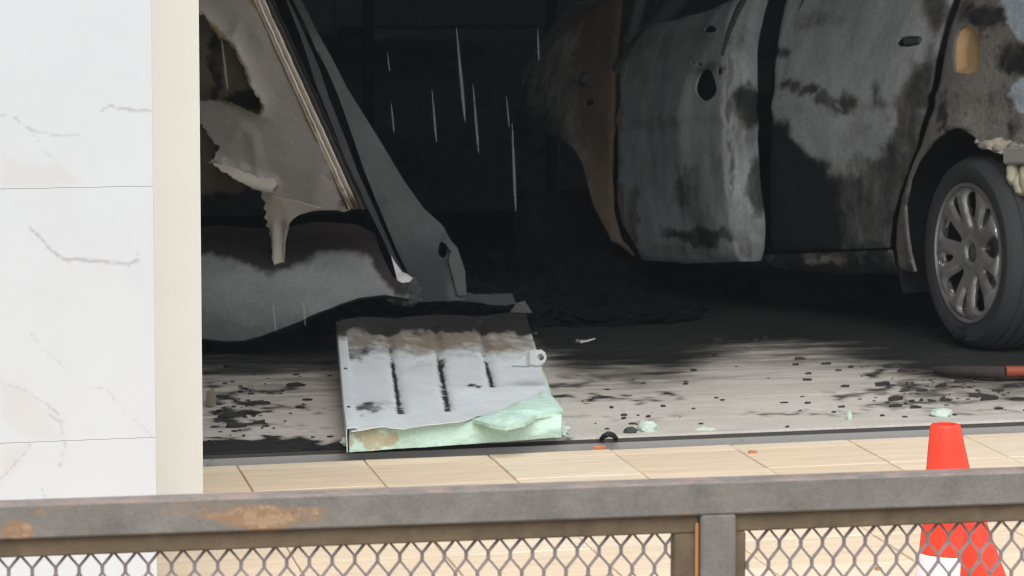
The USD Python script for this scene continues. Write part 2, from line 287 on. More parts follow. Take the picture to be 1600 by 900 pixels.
# ------------------------------------------------------------------ the setting
UP = np.array([0, 0, 1.0])
obj('ground', bx(-60, 60, -70, 40, -.5, -.075), 'road', kind='structure')
pav = thing('pavement', kind='structure', loc=(0, -1, -.06))
obj('bedding', bx(-6, 7.4, -7.4, -.004, -.074, -.0255), 'paver_joint', pav)
rng = random.Random(5)
skew = math.radians(6.0); tS = .377
tx = np.array([math.cos(skew), math.sin(skew) * 0 , 0]); ty = np.array([math.sin(skew), math.cos(skew), 0]); tx = np.array([1.0, .012, 0])
clipx = sbox(-5.9, -7.3, 7.3, -.006)
for j in range(9):
    for i in range(-7, 11):
        o = np.array([-.077 + .0, -.03, 0]) + tx * (i * tS) - ty * ((j + 1) * tS) + ty * .30
        g = .0024
        quad = [o + tx * g + ty * g, o + tx * (tS - g) + ty * g, o + tx * (tS - g) + ty * (tS - g), o + tx * g + ty * (tS - g)]
        poly = Polygon([(q[0], q[1]) for q in quad]).intersection(clipx)
        if poly.is_empty or poly.area < 1e-3: continue
        pts = np.array(poly.exterior.coords)[:-1]; dz = rng.uniform(-.001, .001)
        c = pts.mean(0); top = c + (pts - c) * .994
        tilt = rng.uniform(-.004, .004), rng.uniform(-.004, .004)
        v3 = np.vstack([np.c_[pts, np.full(len(pts), -.06)], np.c_[pts, np.full(len(pts), -.0225)], np.c_[top, -.020 + dz + (top - c) @ np.array(tilt)]])
        n = len(pts); F = []
        for a in range(n):
            b = (a + 1) % n
            for l in (0, 1): F += [[l * n + a, l * n + b, l * n + n + b], [l * n + a, l * n + n + b, l * n + n + a]]
        for a in range(1, n - 1): F.append([2 * n, 2 * n + a, 2 * n + a + 1])
        m = trimesh.Trimesh(v3, F, process=False)
        if m.volume < 0: m.invert()
        obj('paving_tile', m, f'paver_{rng.randrange(4)}', pav)
obj('pavement_edge', bx(-20, -6.004, -7.4, 0, -.07, -.022), 'paver_0', pav); obj('pavement_edge', bx(7.404, 20, -7.4, 0, -.07, -.022), 'paver_1', pav)

chan = thing('threshold_channel', kind='structure', loc=(0, -.08, -.05))
obj('track_bed', bx(-1.5, 6.5, -.0025, .126, -.074, -.034), 'channel_steel', chan)
obj('track_lip', bx(-1.5, 6.5, -.001, .006, -.034, -.0235), 'pale_edge', chan)
obj('track_rail', bx(-1.5, 6.5, .074, .080, -.034, -.012), 'pale_edge', chan)

# garage floor: long strips of tile parallel to the threshold, with soot burnt on
flo = thing('garage_floor', kind='structure', loc=(0, 3, 0))
obj('floor_bed', bx(-3.2, 6.5, .1275, 9.0, -.074, -.0085), 'floor_joint', flo)
SB = np.array([(-400, 540), (300, 545), (420, 548), (520, 540), (600, 505), (830, 505), (870, 528), (930, 543), (1050, 545), (1110, 525), (1180, 508), (1280, 512), (1380, 530), (1440, 550), (1600, 570), (2400, 590)], float)
SMEARS = [(335, 610, 450, 611, 3, .75), (340, 625, 410, 628, 3, .7), (345, 644, 415, 641, 3, .8), (350, 655, 395, 660, 4, .8), (360, 671, 420, 668, 3, .65), (430, 638, 530, 636, 2, .55), (330, 588, 520, 584, 2, .45), (340, 570, 460, 566, 4, .5), (450, 668, 520, 664, 2, .4),
          (880, 591, 1010, 588, 4, .6), (835, 607, 930, 605, 3, .6), (880, 625, 1050, 622, 2, .75), (1000, 548, 1060, 556, 4, .6), (1300, 611, 1600, 606, 4, .6), (1380, 603, 1480, 600, 3, .65), (1400, 628, 1600, 621, 3, .6), (1180, 645, 1360, 639, 2, .6), (1390, 638, 1470, 634, 3, .55), (1250, 560, 1320, 556, 4, .5), (1375, 575, 1480, 569, 5, .75), (1430, 615, 1580, 613, 5, .5), (900, 655, 1060, 651, 1.5, .4), (1480, 648, 1600, 640, 2, .5)]
edges = [.126]
while edges[-1] < 5.4: edges.append(edges[-1] + (.30 if len(edges) == 1 else .45))
for k in range(len(edges) - 1):
    y0, y1 = edges[k] + .004, edges[k + 1] - .004
    p2, tri = plate(sbox(-3.2, y0, 6.5, y1), .030 if k < 5 else .06, seed=k)
    P = np.c_[p2, .0015 * (fbm(np.c_[p2 * 1.5, np.zeros(len(p2))], 3, 3) - .5)]
    q = proj(P); yb = np.interp(q[:, 0], SB[:, 0], SB[:, 1])
    yb = yb + 26 * (fbm(np.c_[p2[:, 0] * 2.2, p2[:, 1] * 4, np.zeros(len(p2))], 4, 8) - .5)
    s = .52 * sm(q[:, 1], yb + 120, yb + 25) + .30 * sm(q[:, 1], yb + 55, yb + 5) + .55 * sm(q[:, 1], yb + 14, yb - 14)
    left = blobs(q, [(430, 690, 120, 14, .0), (345, 640, 60, 60, .30), (470, 545, 70, 30, .35)])
    right = blobs(q, [(1500, 605, 150, 42, .38), (1330, 575, 80, 22, .25), (950, 592, 95, 16, .45), (1190, 540, 60, 9, .45), (1480, 575, 90, 14, .65)])
    streak = np.zeros(len(q)); qw = warp(q)
    for (x0_, y0_, x1_, y1_, hw_, st_) in SMEARS:
        t_ = np.clip((qw[:, 0] - x0_) / (x1_ - x0_), 0, 1); dx_ = np.maximum(0, np.maximum(x0_ - qw[:, 0], qw[:, 0] - x1_)) / 25
        streak = np.maximum(streak, st_ * (1 - sm(np.hypot((qw[:, 1] - (y0_ + (y1_ - y0_) * t_)) / (hw_ * 1.6), dx_), .3, 1.2)))
    left = np.maximum(left, streak)
    front = 1.1 * np.maximum(inpoly(q, [(-300, 730), (-300, 690), (330, 692), (360, 684), (385, 690), (410, 696), (425, 686), (440, 682), (530, 688), (545, 692), (545, 740)], 4), inpoly(q, [(880, 740), (884, 688), (960, 688), (1020, 683), (1050, 740)], 3) * .8)
    sheet('floor_strip', P, tri, .007, UP, f'garage_floor_{k % 3}', flo, attrs={'soot': np.clip(np.maximum.reduce([s, left, right, front]), 0, 1.2)})
obj('floor_rear', bx(-3.2, 6.5, edges[-1] + .003, 9.0, -.0075, 0), 'soot_black', flo)

# the building
gar = thing('garage_building', 'white marble clad shopfront with cream jamb and a wide burnt-out garage opening', 'building', loc=(1, 4, 0))
XJ0, XJ1 = on_plane([(238, 400)], (0, -.75, 0), np.array([0, 1.0, 0]))[0][0], on_plane([(314.5, 400)], (0, -.75, 0), np.array([0, 1.0, 0]))[0][0]
YM = -2.1
XM = on_plane([(240.5, 450)], (0, YM, 0), np.array([0, 1.0, 0]))[0][0]
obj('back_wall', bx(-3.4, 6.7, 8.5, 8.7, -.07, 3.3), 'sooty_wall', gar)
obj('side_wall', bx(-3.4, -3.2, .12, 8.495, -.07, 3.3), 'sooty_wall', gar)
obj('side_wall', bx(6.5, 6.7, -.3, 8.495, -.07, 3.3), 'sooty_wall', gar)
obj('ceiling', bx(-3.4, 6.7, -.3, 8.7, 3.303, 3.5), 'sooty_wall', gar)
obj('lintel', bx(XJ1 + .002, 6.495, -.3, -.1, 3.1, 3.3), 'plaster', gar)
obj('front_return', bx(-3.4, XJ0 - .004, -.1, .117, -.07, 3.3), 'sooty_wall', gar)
jb = frame_box(np.zeros(3), *np.eye(3), XJ0, XJ1, -.75, .1, -.05, 3.3, .004)
obj('door_jamb', jb, 'cream_paint', gar, smooth=30)
obj('parapet', bx(-8, 8, -.29, .0, 3.503, 4.3), 'plaster', gar)
mw = obj('marble_wall', bx(-8, XM - .003, YM + .012, -.76, -.07, 3.3), 'grout', gar)
mp = lambda x, y: on_plane([(x, y)], (0, YM, 0), np.array([0, 1.0, 0]))[0]
zj1, zj2 = mp(120, 293)[2], mp(120, 688)[2]; H = zj1 - zj2
veinp = lambda pts: LineString([(mp(*p)[0], mp(*p)[2]) for p in pts])
VEINS = [(veinp(l), w) for l, w in [
    ([(158, 175), (165, 168), (172, 166), (185, 169), (205, 172), (245, 173)], 3.2), ([(0, 178), (20, 184), (45, 203), (60, 207), (100, 211), (125, 212)], 2.0), ([(-60, 150), (-20, 172), (0, 178)], 2.0),
    ([(45, 200), (62, 222), (80, 245)], 1.2), ([(48, 356), (68, 376), (88, 396), (103, 406), (115, 403), (150, 408), (180, 411), (200, 414), (210, 408), (216, 408)], 3.8), ([(212, 405), (215, 396)], 1.4),
    ([(45, 518), (72, 548), (95, 570), (112, 580)], 1.4), ([(140, 606), (165, 609), (178, 624)], 1.6), ([(178, 622), (200, 648), (222, 668), (240, 684)], 1.2), ([(-40, 570), (0, 594), (40, 612), (75, 632), (105, 665)], 1.6),
    ([(78, 650), (95, 662), (100, 690), (94, 728)], 2.4), ([(50, 692), (30, 716), (0, 750)], 2.0), ([(-200, 300), (-150, 380), (-60, 420), (-10, 500)], 2.5), ([(62, 760), (72, 780), (60, 800)], 1.6)]]
CLOUDS = [[(0, 235), (40, 255), (75, 262), (82, 245), (100, 262), (140, 292), (0, 296)], [(-5, 590), (45, 608), (80, 640), (98, 688), (50, 690), (0, 655)], [(0, 690), (50, 690), (25, 735), (0, 760)], [(-200, 100), (-120, 200), (-60, 240), (0, 300), (-200, 300)]]
rows = [zj2 - H, zj2, zj1, zj1 + H, zj1 + 2 * H, zj1 + 3 * H]
for j in range(len(rows)):
    z0, z1 = rows[j], rows[j] + H
    for i in range(3):
        w = 1.24; x1 = XM - i * w - (0.0 if i == 0 else .001); x0 = XM - (i + 1) * w + .001
        near = i == 0 and 0 <= j <= 3
        zz0, zz1 = max(z0 + .0004, -.07), min(z1 - .0004, 3.3)
        if zz1 <= zz0: continue
        p2, tri = plate(sbox(x0, zz0, x1, zz1), .0065 if near else .3, seed=j)
        P = np.c_[p2[:, 0], np.full(len(p2), YM + rng.uniform(-.0004, .0004)), p2[:, 1]]
        ve, cl = np.zeros(len(p2)), np.zeros(len(p2))
        if near:
            wob = p2 + .012 * (np.c_[fbm(np.c_[p2 * 22, p2[:, :1] * 0], 3, 4), fbm(np.c_[p2 * 22, p2[:, :1] * 0 + 9], 3, 5)] - .5)
            sp = shapely.points(wob)
            for l, wd in VEINS:
                ve = np.maximum(ve, (.35 + .15 * min(wd, 4)) * (1 - sm(shapely.distance(l, sp), .0, .0022 + wd * .0014)))
            for c in CLOUDS:
                ve_c = inpoly(wob, [(mp(*p)[0], mp(*p)[2]) for p in c], .02); cl = np.maximum(cl, .72 * ve_c)
            cl = np.clip(cl * (.7 + .5 * fbm(np.c_[p2 * 9, p2[:, :1] * 0], 3, 9)), 0, 1)
        sheet('marble_tile', P, tri, .011, (0, -1, 0), 'marble', mw, attrs={'vein': ve, 'cloud': cl})

# ------------------------------------------------------------------ steel fence in front
RZ = .726
fA, fB = on_plane([(0, 790)], (0, 0, RZ), UP)[0], on_plane([(1600, 737)], (0, 0, RZ), UP)[0]
fx = (fB - fA) / np.linalg.norm(fB - fA); fy = np.cross(UP, fx)          # fy points away from the camera
fn = thing('steel_fence', 'grey steel tube fence with expanded metal mesh, rusty at its left end', 'fence', loc=fA * [1, 1, 0])
fz0 = fA * [1, 1, 0]
frontp = lambda x, y: (lambda p: ((p - fz0) @ fx, p[2]))(on_plane([(x, y)], fA, fy)[0])
L = np.linalg.norm(fB - fA)
RH = .0485
def railpart(name, x0, x1, y0, y1, z0, z1, mat='rail_steel', bev=.003, **kw):
    nx = max(1, int((x1 - x0) / .01)); nz = max(1, int((z1 - z0) / .01))
    b = frame_box(np.zeros(3), *np.eye(3), x0, x1, y0, y1, z0, z1, bev)
    for _ in range(40):
        if np.max(b.edges_unique_length) < .03: break
        b = b.subdivide_to_size(.03, max_iter=12)
    v = np.array(b.vertices)
    
    edge = sm(v[:, 2], z1 - .004, z1 - .0005) * .45
    V = fz0 + v[:, :1] * fx + v[:, 1:2] * fy + v[:, 2:] * UP
    rust = blobs(proj(V), RUST) if max(z0, z1) > .5 else 0 * v[:, 0]
    ve, fa, n_ = meshkit.arrays(trimesh.Trimesh(V, b.faces, process=False), False)
    return obj(name, (ve, fa), mat, fn, attrs={'rust': rust, 'edge': edge}, **kw)
RUST = [(30, 825, 30, 18, .95), (60, 795, 25, 6, .6), (330, 790, 90, 14, .55), (395, 808, 75, 24, .95), (470, 800, 60, 18, .7), (200, 790, 160, 5, .5), (1075, 806, 22, 6, .7), (1560, 790, 40, 6, .4), (1260, 800, 30, 5, .3), (640, 775, 70, 6, .35)]
railpart('top_rail', -2.2, L + 2.2, 0, .05, RZ - RH, RZ)
pu0, pu1 = frontp(1096, 850)[0], frontp(1151, 850)[0]
posts = [(pu0, pu1)] + [(pu0 + d, pu1 + d) for d in (-1.7, 1.7)]
for a, b in posts: railpart('post', a, b, .0006, .0494, -.075, RZ - RH - .0003)
railpart('bottom_rail', -2.2, L + 2.2, .001, .049, .02, .065)
# inner frames of angle bar, set back inside the tubes, and the mesh
def mesh_panel(u0, u1, z0, z1, y, du, dz, phase, seed):
    r = np.random.default_rng(seed); bars = []; hw, ht = .0017, .0013
    ncol = int((u1 - u0) / du) + 2; nrow = int((z1 - z0) / dz) + 2
    kn = .16 * dz
    segs = []
    for i in range(-1, ncol):
        for j in range(0, nrow * 2):
            uc = u0 + phase + i * du + (j % 2) * du / 2; zc = z1 - j * dz / 2
            segs.append(((uc, zc + kn * .5), (uc, zc - kn * .5), 1.5))
            for sgn in (-1, 1):
                segs.append(((uc, zc - kn * .5), (uc + sgn * du / 2, zc - dz / 2 + kn * .5), 1.0))
    for (a, b, k) in segs:
        a, b = np.array(a), np.array(b)
        if min(a[0], b[0]) < u0 - .006 or max(a[0], b[0]) > u1 + .006 or min(a[1], b[1]) < z0 - .01: continue
        t = (b - a) / np.linalg.norm(b - a); nrm = np.array([-t[1], t[0]]); tw = .0012 * np.sign(t[0]) if k == 1 else 0
        q = [a - nrm * hw * k - t * .001, a + nrm * hw * k - t * .001, b + nrm * hw * k + t * .001, b - nrm * hw * k + t * .001]
        V = [(p[0], y - ht + (tw if w in (1, 2) else -tw), p[1]) for w, p in enumerate(q)] + [(p[0], y + ht + (tw if w in (1, 2) else -tw), p[1]) for w, p in enumerate(q)]
        bars.append(np.array(V))
    F0 = np.array([[0, 1, 2], [0, 2, 3], [4, 6, 5], [4, 7, 6], [0, 4, 5], [0, 5, 1], [1, 5, 6], [1, 6, 2], [2, 6, 7], [2, 7, 3], [3, 7, 4], [3, 4, 0]])
    V = np.vstack(bars); F = np.vstack([F0 + 8 * k for k in range(len(bars))])
    W = fz0 + V[:, :1] * fx + V[:, 1:2] * fy + V[:, 2:] * UP
    W += (fbm(V * 9, 2, seed) - .5)[:, None] * .004 * fy + (fbm(V * 8 + 5, 2, seed + 1) - .5)[:, None] * .006 * fx + (fbm(V * 8 + 11, 2, seed + 2) - .5)[:, None] * .005 * UP
    m = trimesh.Trimesh(W, F, process=False)
    return obj('mesh_panel', m, 'mesh_steel', fn)
FT = frontp(800, 800)[1]
bar_h = .0275
for k in (-1, 0, 1):
    a0, b0 = posts[0][1] + (k - 1) * 1.7, posts[0][0] + k * 1.7
    lw, rw = (.0035, .026)                                                # angle legs seen at each side
    railpart('mesh_frame_bar', a0 + .0006, b0 - .0006, .014, .040, RZ - RH - bar_h, RZ - RH - .0006, 'frame_rust', .002)
    railpart('mesh_frame_bar', a0 + .0006, b0 - .0006, .014, .040, .0656, .092, 'frame_rust', .002)
    railpart('mesh_frame_bar', a0 + .0006, a0 + .018, .015, .041, .0926, RZ - RH - bar_h - .0006, 'frame_rust', .002)
    railpart('mesh_frame_bar', b0 - .036, b0 - .0006, .015, .041, .0926, RZ - RH - bar_h - .0006, 'frame_rust', .002)
    railpart('weld_bead', b0 - .0065, b0 - .0012, .008, .0143, .2, RZ - RH - .012, 'weld_rust', .002)
    mesh_panel(a0 + .016, b0 - .034, .085, RZ - RH - bar_h + .004, .034, .0326, .0585, .006 * k + .004, 20 + k)

# ------------------------------------------------------------------ traffic cones
def cone(name, base, height, r_top, r_base, lean, label, band, seed):
    base = np.asarray(base, float)
    t = thing(name, label, 'traffic cone', loc=base, group='orange-red traffic cones behind the fence')
    ax = np.array([lean[0], lean[1], 1.0]); 
    def rev(profile, n=48):
        V = []; F = []
        for (r, h) in profile:
            th = np.arange(n) * 2 * math.pi / n; c = base + ax * h
            V.append(np.c_[c[0] + r * np.cos(th), c[1] + r * np.sin(th), np.full(n, c[2])])
        V = np.vstack(V); m = len(profile)
        for i in range(m - 1):
            for k in range(n):
                a, b = i * n + k, i * n + (k + 1) % n; F += [[a, b, b + n], [a, b + n, a + n]]
        mm = trimesh.Trimesh(V, F, process=False)
        return mm
    R = lambda h: r_base + (r_top - r_base) * (h - .03) / (height - .03)
    prof = [(R(.03) + .012, .028)] + [(R(h), h) for h in np.linspace(.034, height - .004, 14)] + [(r_top - .003, height), (r_top - .010, height), (r_top - .012, height - .02), (r_base * .5, height * .4), (r_base - .01, .03)]
    m = rev(prof); 
    d = (fbm(np.array(m.vertices) * 9 + seed, 2, seed) - .5) * .006
    m.vertices = np.array(m.vertices) + np.c_[d, d * .5, 0 * d]
    obj('cone_body', m, 'cone_red', t, smooth=40)
    if band:
        h0, h1 = band
        b = rev([(R(h0) + .001, h0), (R(h0) + .0035, h0 + .002), (R(h1) + .0035, h1 - .002), (R(h1) + .001, h1)]); obj('reflective_band', b, 'cone_band', t, smooth=40)
    s = r_base + .055
    obj('base_plate', frame_box(base, *np.eye(3), -s, s, -s, s, 0, .027, .008), 'cone_red', t)
c1 = at_depth(1478, 663, 7.25); h1 = c1[2] + .018
cone('traffic_cone', (c1[0] + .045, c1[1] + .004, -.018), h1, .031, .106, (-.045 / h1, 0), 'taller red traffic cone with white band, its top rising above the fence rail', (h1 - .405, h1 - .268), 3)
c2 = at_depth(1521, 800, 6.75); h2 = c2[2] + .018
cone('traffic_cone', (c2[0] + .075, c2[1], -.018), h2, .019, .098, (-.075 / h2, 0), 'shorter plain red traffic cone seen only through the mesh, beside the taller one', None, 6)

# ------------------------------------------------------------------ the burnt car
HD = YAW - math.radians(31.0); NP = math.radians(4.5)
O = ground(1510, 545); Fh = np.array([math.sin(HD), math.cos(HD), 0]); nL = np.array([-math.cos(HD), math.sin(HD), 0])
Fp = Fh * math.cos(NP) - UP * math.sin(NP); Zp = UP * math.cos(NP) + Fh * math.sin(NP)
car = thing('burnt_car', 'burnt-out car with soot-streaked grey doors standing in the dark garage', 'car', loc=O)
W3 = lambda s, o, z: O + np.outer(s, Fp) + np.outer(o, nL) + np.outer(z, Zp)
def sz(pts):
    pts = np.atleast_2d(np.asarray(pts, float)); r = rays(pts); o = np.zeros(len(pts))
    for _ in range(6):
        t = ((O - CAM) @ nL + o) / (r @ nL); P = CAM + r * t[:, None] - O
        a = np.c_[P @ Fp, P @ Zp]; o = off(a[:, 0], a[:, 1])
    return a
def off(s, z):
    b = -.09 * np.clip((z - .78) / .45, 0, 2) ** 2 - .05 * np.clip((.55 - z) / .35, 0, 2) ** 2
    b = b + .010 * np.exp(-((z - .93) / .03) ** 2) - .006 * np.exp(-((z - .88) / .03) ** 2)
    b = b + .040 * (fbm(np.c_[s * 2.4, z * 2.0, s * 0 + 3], 2, 11) - .5) + .010 * (fbm(np.c_[s * 9, z * 6, s * 0 + 5], 2, 17) - .5)
    return b - .02
def side_panel(name, px, mat, soot=None, rust=None, holes=(), flare=None, thick=.012, extra=None, res=.016, **kw):
    poly = Polygon(sz(px)).buffer(0)
    for h in holes: poly = poly.difference(Polygon(sz(h)).buffer(0))
    if poly.geom_type != 'Polygon': poly = max(poly.geoms, key=lambda g: g.area)
    p2, tri = plate(poly, res, seed=len(name))
    s, z = p2[:, 0], p2[:, 1]; o = off(s, z)
    if flare is not None:
        d = shapely.distance(LineString(sz(flare)), shapely.points(p2)); o = o + .038 * np.exp(-d / .045)
    dr = shapely.distance(poly.exterior, shapely.points(p2)); o = o - .012 * np.exp(-dr / .010)
    q = proj(W3(s, o, z))
    A = {'soot': soot(q) if soot else np.zeros(len(q)), 'rust': rust(q) if rust else np.zeros(len(q))}
    for k, f in (extra or {}).items(): A[k] = f(q)
    return sheet(name, W3(s, o, z), tri, thick, nL, mat, car, attrs=A, **kw)

ell = lambda cx, cy, rx, ry, n=18, ph=0: [(cx + rx * math.cos(t) * (1 + .12 * math.sin(3 * t + ph)), cy + ry * math.sin(t)) for t in np.linspace(0, 2 * math.pi, n, endpoint=False)]
# rear door
rear_handle = [(1399, 66), (1405, 59), (1420, 56), (1438, 57), (1439, 64), (1436, 70), (1420, 73), (1403, 72)]
def soot_rd(q):
    a = inpoly(q, [(1440, 78), (1428, 92), (1416, 112), (1398, 150), (1388, 190), (1372, 238), (1335, 265), (1300, 256), (1260, 230), (1235, 208), (1224, 186), (1205, 184), (1180, 190), (1180, 430), (1450, 430), (1480, 100), (1465, 50)], 20)
    e = inpoly(q, [(1196, 184), (1224, 186), (1236, 210), (1262, 232), (1300, 258), (1320, 300), (1320, 430), (1180, 430), (1180, 190)], 18)
    b = blobs(q, [(1238, 130, 30, 10, .78), (1268, 142, 24, 10, .78), (1297, 156, 26, 13, .74), (1324, 166, 22, 26, .82), (1290, 150, 70, 30, .3), (1285, 28, 48, 20, .5), (1212, 80, 30, 10, .75), (1205, 300, 26, 90, .9), (1377, 155, 9, 30, .6), (1352, 205, 12, 10, .4), (1345, 260, 35, 22, .6), (1465, 10, 30, 60, .7), (1340, 20, 20, 40, .3)])
    return np.maximum.reduce([a * .62, e * .93, b * .80, .34 * fbm(np.c_[q * .012, 0 * q[:, :1]], 3, 77)])
rd_poly = [(1250, -90), (1228, -10), (1214, 55), (1206, 140), (1201, 230), (1200, 330), (1203, 393), (1300, 391), (1386, 387), (1391, 340), (1402, 300), (1428, 230), (1450, 140), (1466, 60), (1484, 0), (1502, -90)]
side_panel('rear_door', rd_poly, 'burnt_panel', soot_rd, lambda q: .35 * inpoly(q, [(1440, 78), (1372, 238), (1300, 300), (1380, 400), (1460, 200)], 20), holes=[rear_handle])
hs = sz([(1420, 65)])[0]
hb = frame_box(O + hs[0] * Fp + (off(hs[:1], hs[1:])[0] - .004) * nL + hs[1] * Zp, Fp, nL, Zp, -.075, .03, -.028, .012, -.012, .013, .008)
obj('door_handle', hb, 'soot_grey', car)
obj('handle_recess', frame_box(O + hs[0] * Fp + (off(hs[:1], hs[1:])[0] - .045) * nL + hs[1] * Zp, Fp, nL, Zp, -.10, .10, -.02, .0, -.06, .06, .002), 'soot_black', car)
# rear quarter panel with wheel arch and open filler pocket
arch = [(1437, 424), (1426, 370), (1422, 320), (1430, 280), (1444, 248), (1464, 222), (1488, 204), (1508, 199), (1530, 212), (1546, 230), (1572, 240), (1605, 236), (1645, 245)]
qp = [(1515, -90), (1497, 0), (1477, 62), (1461, 142), (1439, 232), (1412, 302), (1400, 344), (1397, 386), (1400, 421), (1420, 424)] + arch + [(1760, 250), (1760, -90)]
filler = [(1490, 112), (1488, 85), (1491, 60), (1499, 44), (1509, 38), (1520, 42), (1530, 58), (1533, 82), (1531, 110), (1512, 116)]
def soot_q(q):
    b = blobs(q, [(1540, 28, 55, 28, .75), (1585, 90, 35, 32, .85), (1475, 130, 14, 40, .5), (1478, 175, 14, 25, .7), (1580, 195, 22, 30, .6), (1490, 205, 40, 12, .6), (1545, 120, 14, 60, .4), (1420, 330, 8, 60, -.1), (1560, 60, 20, 60, .45)])
    return np.maximum(b, .34)
side_panel('rear_quarter_panel', qp, 'burnt_brown', soot_q, holes=[filler], flare=arch, res=.014, extra={
    'pale': lambda q: np.maximum(.95 * inpoly(q, [(1563, -90), (1560, 0), (1566, 30), (1580, 52), (1600, 62), (1760, 70), (1760, -90)], 9), .9 * inpoly(q, [(1600, 118), (1585, 130), (1582, 150), (1594, 178), (1760, 190), (1760, 110)], 8)),
    'melt': lambda q: np.maximum(.95 * inpoly(q, [(1528, 218), (1540, 206), (1570, 214), (1600, 222), (1605, 240), (1570, 242), (1545, 234)], 5), blobs(q, [(1475, 205, 8, 6, .35), (1440, 245, 6, 30, .25), (1414, 330, 8, 60, .38)]))})
fs = sz(filler); fc = fs.mean(0)
p2, tri = plate(Polygon(fc + (fs - fc) * 1.06), .008)
rr = shapely.distance(Polygon(fc + (fs - fc) * 1.06).exterior, shapely.points(p2))
sheet('filler_pocket', W3(p2[:, 0], off(p2[:, 0], p2[:, 1]) - .016 - .030 * sm(rr, .0, .03), p2[:, 1]), tri, .004, nL, 'filler_tan', car)
# rocker sill
def soot_s(q): return .82 - .75 * blobs(q, [(1292, 398, 30, 10, .6), (1365, 370, 30, 16, .35), (1408, 400, 26, 12, .55), (1230, 390, 20, 8, .2)])
side_panel('rocker_sill', [(1090, 404), (1195, 398), (1390, 390.5), (1398, 424), (1422, 428), (1300, 428), (1195, 418), (1090, 420)], 'burnt_brown', soot_s)
o_ = -.13
# front door, standing ajar by ten degrees
DO = W3([2.36], [-.02], [0])[0]; ang = math.radians(10)
Dv = -Fp * math.cos(ang) + nL * math.sin(ang); Dn = nL * math.cos(ang) + Fp * math.sin(ang)
def dz_(pts):
    pts = np.atleast_2d(np.asarray(pts, float)); r = rays(pts); o = np.zeros(len(pts))
    for _ in range(6):
        t = ((DO - CAM) @ Dn + o) / (r @ Dn); P = CAM + r * t[:, None] - DO
        a = np.c_[P @ Dv, P @ Zp]; o = door_off(a[:, 0], a[:, 1])
    return a
D3 = lambda u, o, z: DO + np.outer(u, Dv) + np.outer(o, Dn) + np.outer(z, Zp)
def door_off(u, z): return off(2.36 - u, z + .02) + .02
def soot_fd(q):
    b = blobs(q, [(1072, 290, 20, 50, .62), (1095, 372, 70, 16, .8), (984, 330, 12, 60, .6), (1030, 70, 40, 36, .42), (1090, 55, 40, 30, .35), (1110, 108, 34, 12, .6), (1105, 100, 50, 40, .3), (1010, 90, 30, 60, .3), (1065, 395, 80, 10, .5), (1118, 260, 12, 26, .45), (1085, 340, 22, 30, .5)])
    return np.maximum(b * .80, .30 * fbm(np.c_[q * .012, 0 * q[:, :1]], 3, 78))
def rust_fd(q): return np.maximum(.6 * inpoly(q, [(955, 60), (985, 60), (978, 200), (975, 300), (995, 390), (950, 390)], 9), blobs(q, [(1040, 60, 60, 40, .32), (1120, 90, 30, 60, .3)]))
fd_poly = [(972, 55), (988, 44), (1040, 34), (1100, 18), (1150, -4), (1138, 40), (1131, 77), (1129, 180), (1134, 281), (1141, 337), (1152, 396), (1152, 409), (1070, 412), (1000, 407), (985, 380), (969, 352), (960, 306), (962, 250), (966, 150)]
hole = ell(1103, 133, 16, 25); slots = [ell(1110, 45, 9, 6), ell(1123, 110, 3.5, 8, 10), ell(1085, 97, 3, 2.5, 8), ell(1094, 100, 4, 3, 8)]
fdoor = dz_(fd_poly)
poly = Polygon(fdoor).buffer(0)
for h in [hole] + slots: poly = poly.difference(Polygon(dz_(h)))
p2, tri = plate(poly, .014)
u, z = p2.T; o = door_off(u, z); dr = shapely.distance(poly.exterior, shapely.points(p2)); o = o - .014 * np.exp(-dr / .012)
o += .010 * np.exp(-((proj(D3(u, 0 * u, z))[:, 0] - 1068) / 9) ** 2) * sm(z, .2, .5) * .6
o -= .010 * sm(z, .30, .22)
q = proj(D3(u, o, z))
fdp = sheet('front_door', D3(u, o, z), tri, .01, Dn, 'burnt_panel', car, attrs={'soot': soot_fd(q), 'rust': rust_fd(q)})
zt = np.array([dz_([p])[0] for p in [(1150, -4), (1138, 40), (1131, 77), (1129, 180), (1134, 281), (1141, 337), (1152, 396), (1152, 409)]])
# end face of the open door
T = .128
zz = np.linspace(zt[:, 1].min(), zt[:, 1].max() + .03, 50); ue = np.interp(zz, zt[::-1, 1], zt[::-1, 0])
uu, ww = [], []
G = []; gi = np.linspace(0, 1, 14)
for a, b in zip(zz, ue):
    for g in gi: G.append((a, b, g))
G = np.array(G); wmax = T * (1 - .55 * sm(.5 - G[:, 0], .0, .3) * 1.0)
PE = D3(G[:, 1] + .004 + .022 * np.sin(G[:, 2] * math.pi) + .012 * (G[:, 2] > .35), door_off(G[:, 1], G[:, 0]) - .012 - G[:, 2] * wmax, G[:, 0])
tri = []
for i in range(49):
    for k in range(13):
        a = i * 14 + k; tri += [[a, a + 1, a + 15], [a, a + 15, a + 14]]
q = proj(PE)
sheet('door_end_face', PE, np.array(tri), .006, -Fp + .5 * nL, 'burnt_panel', fdp, attrs={'soot': np.maximum(blobs(q, [(1172, 168, 30, 38, .78), (1180, 205, 18, 30, .5), (1175, 60, 30, 30, .3), (1182, 300, 20, 70, .6), (1160, 385, 40, 30, .5), (1140, 200, 6, 220, .55)]), .20 + .25 * fbm(np.c_[q * .02, 0 * q[:, :1]], 3, 79)), 'rust': 0 * q[:, 0]})
# inner face of the door, seen only through its holes
pi = Polygon(fdoor).buffer(-.03); p2, tri = plate(pi, .05)
sheet('inner_panel', D3(p2[:, 0], door_off(*p2.T) - .06, p2[:, 1]), tri, .01, Dn, 'soot_black', fdp)
